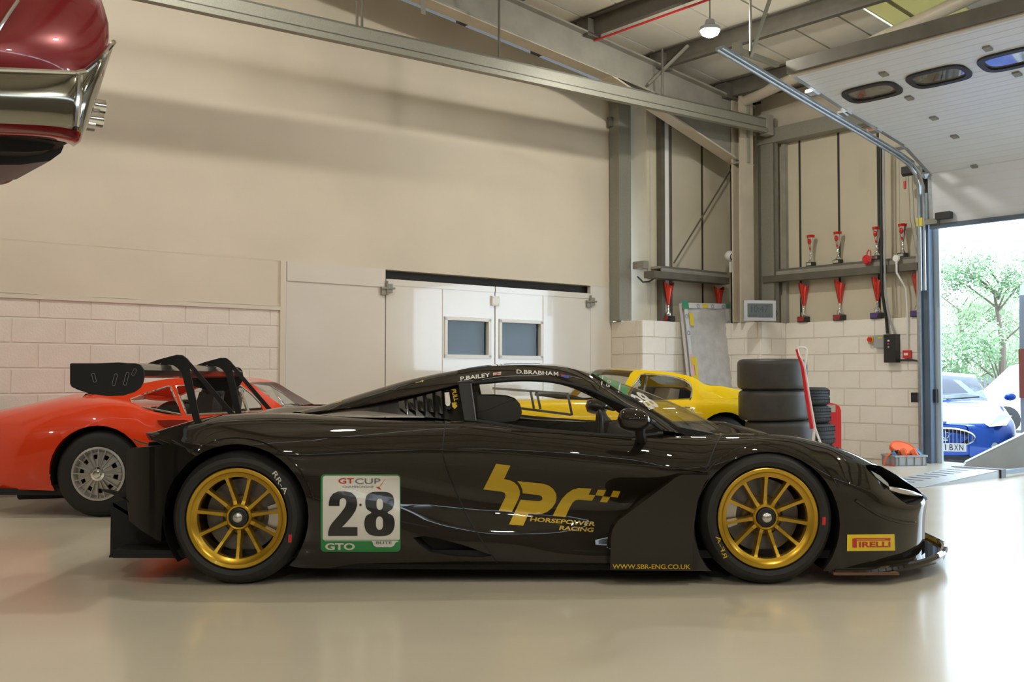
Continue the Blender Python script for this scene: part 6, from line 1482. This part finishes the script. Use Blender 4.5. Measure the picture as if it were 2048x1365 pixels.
m.build('grille_emblem', 'chrome', bc)
MB().blob(fb(-.03, 0, .685), (.03, .03, .02)).build('bonnet_badge', 'white_paint', bc)
pl_ = MB().prism([fb(fx(0) + .02, -.26, .285), fb(fx(0) + .02, .26, .285), fb(fx(0) + .02, .26, .395), fb(fx(0) + .02, -.26, .395)], fb.x * .008).build('number_plate', 'white_paint', bc, 0)
for ch_, y0_, y1_ in (('1', .0, .012), ('B', .055, .10), ('X', .112, .165), ('N', .178, .228)): flat_text(ch_, lambda x, y: fb(fx(0) + .030, -.005 + y0_ + (y1_ - y0_) * x, .30 + .08 * y), 'plate_letter', 'decal_black', pl_, .01)
for sg in (-1, 1):
    MB().add([fb(-.12, sg * .47, .68), fb(-.03, sg * .56, .62), fb(-.12, sg * .78, .64), fb(-.44, sg * .88, .76), fb(-.34, sg * .70, .77)], [(0, 1, 2, 3, 4)]).build('headlamp', 'lamp_glass', bc, 0)
    c_ = fb(-.05, sg * .62, .36); MB().lathe([(.001, .04), (.04, .035), (.05, 0)], c_, fb.x, 16).build('fog_lamp', 'lamp_glass', bc)
    MB().blob(c_ - fb.x * .02, (.10, .04, .06)).build('fog_surround', 'trim_dark', bc)
MB().prism([fb(.0, -.5, .17), fb(.06, -.3, .17), fb(.06, .3, .17), fb(.0, .5, .17)], (0, 0, .05)).build('lower_intake', 'trim_dark', bc, 0)
railB = [fb(-3.7, .60, 1.0), fb(-3.0, .58, 1.22), fb(-2.4, .57, 1.32), fb(-1.95, .58, 1.28), fb(-1.3, .68, .93)]
cenB = [fb(-3.8, 0, 1.0), fb(-3.0, 0, 1.28), fb(-2.4, 0, 1.37), fb(-1.9, 0, 1.33), fb(-1.05, 0, .95)]
patch, r_, c_ = cabin(fb, railB, cenB, bc, 'blue_car', 3, 1); patch(0, 1, 'rear_window', 'tint_glass')
m = MB().grid([[a, b] for a, b in zip(resample(railB, 16), resample([fb(-3.7, .74, .93), fb(-2.4, .80, .90), fb(-1.3, .76, .90)], 16))]); m.mir = fb.mir; m.build('side_glass', 'tint_glass', bc, 60)
for sg in (-1, 1): MB().tube([fb(-1.1, sg * .1, .965), fb(-1.25, sg * .55, 1.0)], .01, 5).build('wiper', 'trim_dark', bc)
MB().prism([fb(-3.6, -.6, .5), fb(-1.3, -.6, .5), fb(-1.3, .6, .5), fb(-3.6, .6, .5)], (0, 0, .3)).build('cabin_trim', 'tan', bc, 0)
for sg in (-1, 1): MB().blob(fb(-1.45, sg * .98, 1.0), (.09, .06, .06)).build('door_mirror', 'blue_car', bc)
# two more parked vehicles and the van at the edge of the opening
def boxy(name, lab, cat, o, h, L_, W_, prof, mat, glass_z, parts=()):
    f_ = Fr(o, h); t = thing(name, lab, cat, o)
    MB().prism([f_(x, -W_ / 2, z) for x, z in prof], f_.y * W_).build('body_shell', mat, t, 30)
    return f_, t
o = P(1770, 850, 20.8); o.z = GZ
fs, st = boxy('silver_car', 'pale silver saloon car parked behind the blue coupe', 'car', o, (-.9, -.45, 0), 4, 1.7, [(-2, .3), (2.1, .3), (2.2, .6), (1.9, .8), (1.0, .92), (.35, 1.34), (-.9, 1.38), (-1.6, .98), (-2.1, .95), (-2.15, .5)], 'silver_car', 1)
for sg in (-1, 1):
    MB().prism([fs(x, sg * .855, z) for x, z in ((.9, .95), (.35, 1.28), (-.2, 1.3), (-.2, .95))], fs.y * sg * .01).build('side_window', 'tint_glass', st, 0)
    MB().prism([fs(x, sg * .855, z) for x, z in ((-.28, .95), (-.28, 1.3), (-.85, 1.3), (-1.4, .97))], fs.y * sg * .01).build('side_window', 'tint_glass', st, 0)
    for x in (-1.4, 1.4): MB().lathe([(.001, .0), (.2, .0), (.31, -.02), (.31, -.2)], fs(x, sg * .87, .31), fs.y * sg, 20).build('wheel', 'rubber', st)
o = P(2140, 790, 24.0); o.z = GZ
fw, wt_ = boxy('white_van', 'white panel van parked in front of the trees', 'van', o, (-.95, .3, 0), 4.5, 1.8, [(-2.3, .3), (2.2, .3), (2.25, .8), (1.7, 1.0), (1.15, 1.55), (.9, 1.62), (-2.2, 1.62), (-2.35, 1.4)], 'white_paint', 1)
for sg in (-1, 1):
    MB().prism([fw(x, sg * .905, z) for x, z in ((1.5, 1.0), (1.1, 1.48), (.5, 1.48), (.5, 1.0))], fw.y * sg * .01).build('cab_window', 'silver_car', wt_, 0)
    for x in (-1.5, 1.5): MB().lathe([(.001, .0), (.2, .0), (.31, -.02), (.31, -.2)], fw(x, sg * .92, .31), fw.y * sg, 20).build('wheel', 'rubber', wt_)
pbr('van_grey', (.22, .25, .30), .35, coat=.6)
o = P(2041, 800, 13.2); fv = Fr((o.x, o.y, GZ), (.55, .835, 0))
vt = thing('grey_van', 'tall grey van with red rear light cluster at the door edge', 'van', fv.o)
rows = [(0, .30), (-.02, 1.0), (.0, 2.0), (.06, 2.35), (.2, 2.5), (4.2, 2.5), (4.6, 2.2), (5.0, 1.2), (5.6, .95), (5.7, .35)]
MB().prism([fv(x, 0, z) for x, z in rows], fv.y * -1.9).build('body_shell', 'van_grey', vt, 30)
MB().prism([fv(-.03, .01, z) for z in (1.02,)] + [fv(.14, .01, 1.02), fv(.14, .01, 1.65), fv(-.03, .01, 1.65)], fv.y * -.12).build('rear_light', pbr('van_light', (.24, .07, .055), .3, coat=.5), vt, 0)
MB().prism([fv(-.03, -.15, 1.3), fv(-.03, -1.75, 1.3), fv(-.03, -1.75, 2.1), fv(-.03, -.15, 2.1)], fv.x * .02).build('rear_window', 'tint_glass', vt, 0)
for x in (.9, 4.6):
    for y in (-.02, -1.68): MB().lathe([(.001, .0), (.2, .0), (.33, -.02), (.33, -.2)], fv(x, y + (.03 if y > -1 else -.20), .33), fv.y * (1 if y > -1 else -1), 20).build('wheel', 'rubber', vt)
# palisade fence
fn = thing('palisade_fence', 'dark steel palisade fence below the trees', 'fence', P(1935, 790, 25))
pbr('fence', (.16, .15, .17), .5, metal=.3)
FY = 27.0; x0 = P(1860, 770, FY).x
PM = MB().prism([(-.032, 0, 0), (.032, 0, 0), (.032, 0, 1.22), (.0, 0, 1.32), (-.032, 0, 1.22)], (0, .015, 0)).mesh('pale', 'fence', 0)
for k in range(26):
    o = link('pale', PM, fn); o.location = (x0 + k * .125 - .3, FY, GZ); o.matrix_parent_inverse = world_of(fn).inverted()
MB().box(x0 - .4, x0 + 3.2, FY + .016, FY + .05, .25, .30).build('rail', 'fence', fn, 0); MB().box(x0 - .4, x0 + 3.2, FY + .016, FY + .05, .80, .85).build('rail', 'fence', fn, 0)
# trees
pbr('leaf', (.20, .33, .15), .6, var=.35, vscale=1.5); pbr('leaf_pale', (.30, .42, .22), .6, var=.35, vscale=1.5); pbr('bark', (.14, .11, .08), .8)
def tree(o, h, rad, n, mat, lab, seed):
    rng = random.Random(seed); t = thing('tree', lab, 'tree', o, 0, 'trees beyond the fence'); m = MB(); tk = MB()
    tk.tube([o, o + Vector((.1, 0, h * .45)), o + Vector((-.1, .1, h * .8))], [.14, .09, .03], 8)
    tips = []
    for k in range(26):
        a = rng.uniform(0, 2 * PI); z = h * rng.uniform(.18, .95); r = rad * rng.uniform(.4, 1) * (1.05 - .6 * abs(z / h - .4)); e = o + Vector((r * math.cos(a), r * math.sin(a), z)); tips.append((e, rad * rng.uniform(.22, .42)))
        st_ = o + Vector((0, 0, max(.3, z - r * .7))); tk.tube([st_, st_.lerp(e, .6) + Vector((0, 0, .1)), e], [.035, .02, .006], 5)
    tk.build('trunk', 'bark', t)
    for k in range(n):
        e, rr = rng.choice(tips); d = Vector((rng.gauss(0, 1), rng.gauss(0, 1), rng.gauss(0, .8))).normalized() * rr * rng.random() ** .4
        c_ = e + d; s_ = rng.uniform(.035, .075); a1 = Vector((rng.gauss(0, 1), rng.gauss(0, 1), rng.gauss(0, 1))).normalized(); b1_ = a1.orthogonal().normalized()
        m.add([c_ - a1 * s_, c_ + b1_ * s_ * .55, c_ + a1 * s_, c_ - b1_ * s_ * .55], [(0, 1, 2, 3)])
    lf_ = m.build('foliage', mat, t, 0, 0); lf_['kind'] = 'stuff'
for px, Y, h, rad, mt, lab in ((1830, 30, 5.0, 2.2, 'leaf', 'green tree behind the fence next to the door frame'), (1925, 34, 4.6, 2.0, 'leaf_pale', 'pale green tree above the fence behind the silver car'), (2000, 30, 4.9, 2.0, 'leaf', 'bushy green tree behind the white van'), (2075, 35, 4.9, 2.4, 'leaf_pale', 'pale green tree partly hidden by the grey van')):
    o = P(px, 760, Y); o.z = GZ; tree(o, h, rad, 9000, mt, lab, int(px))
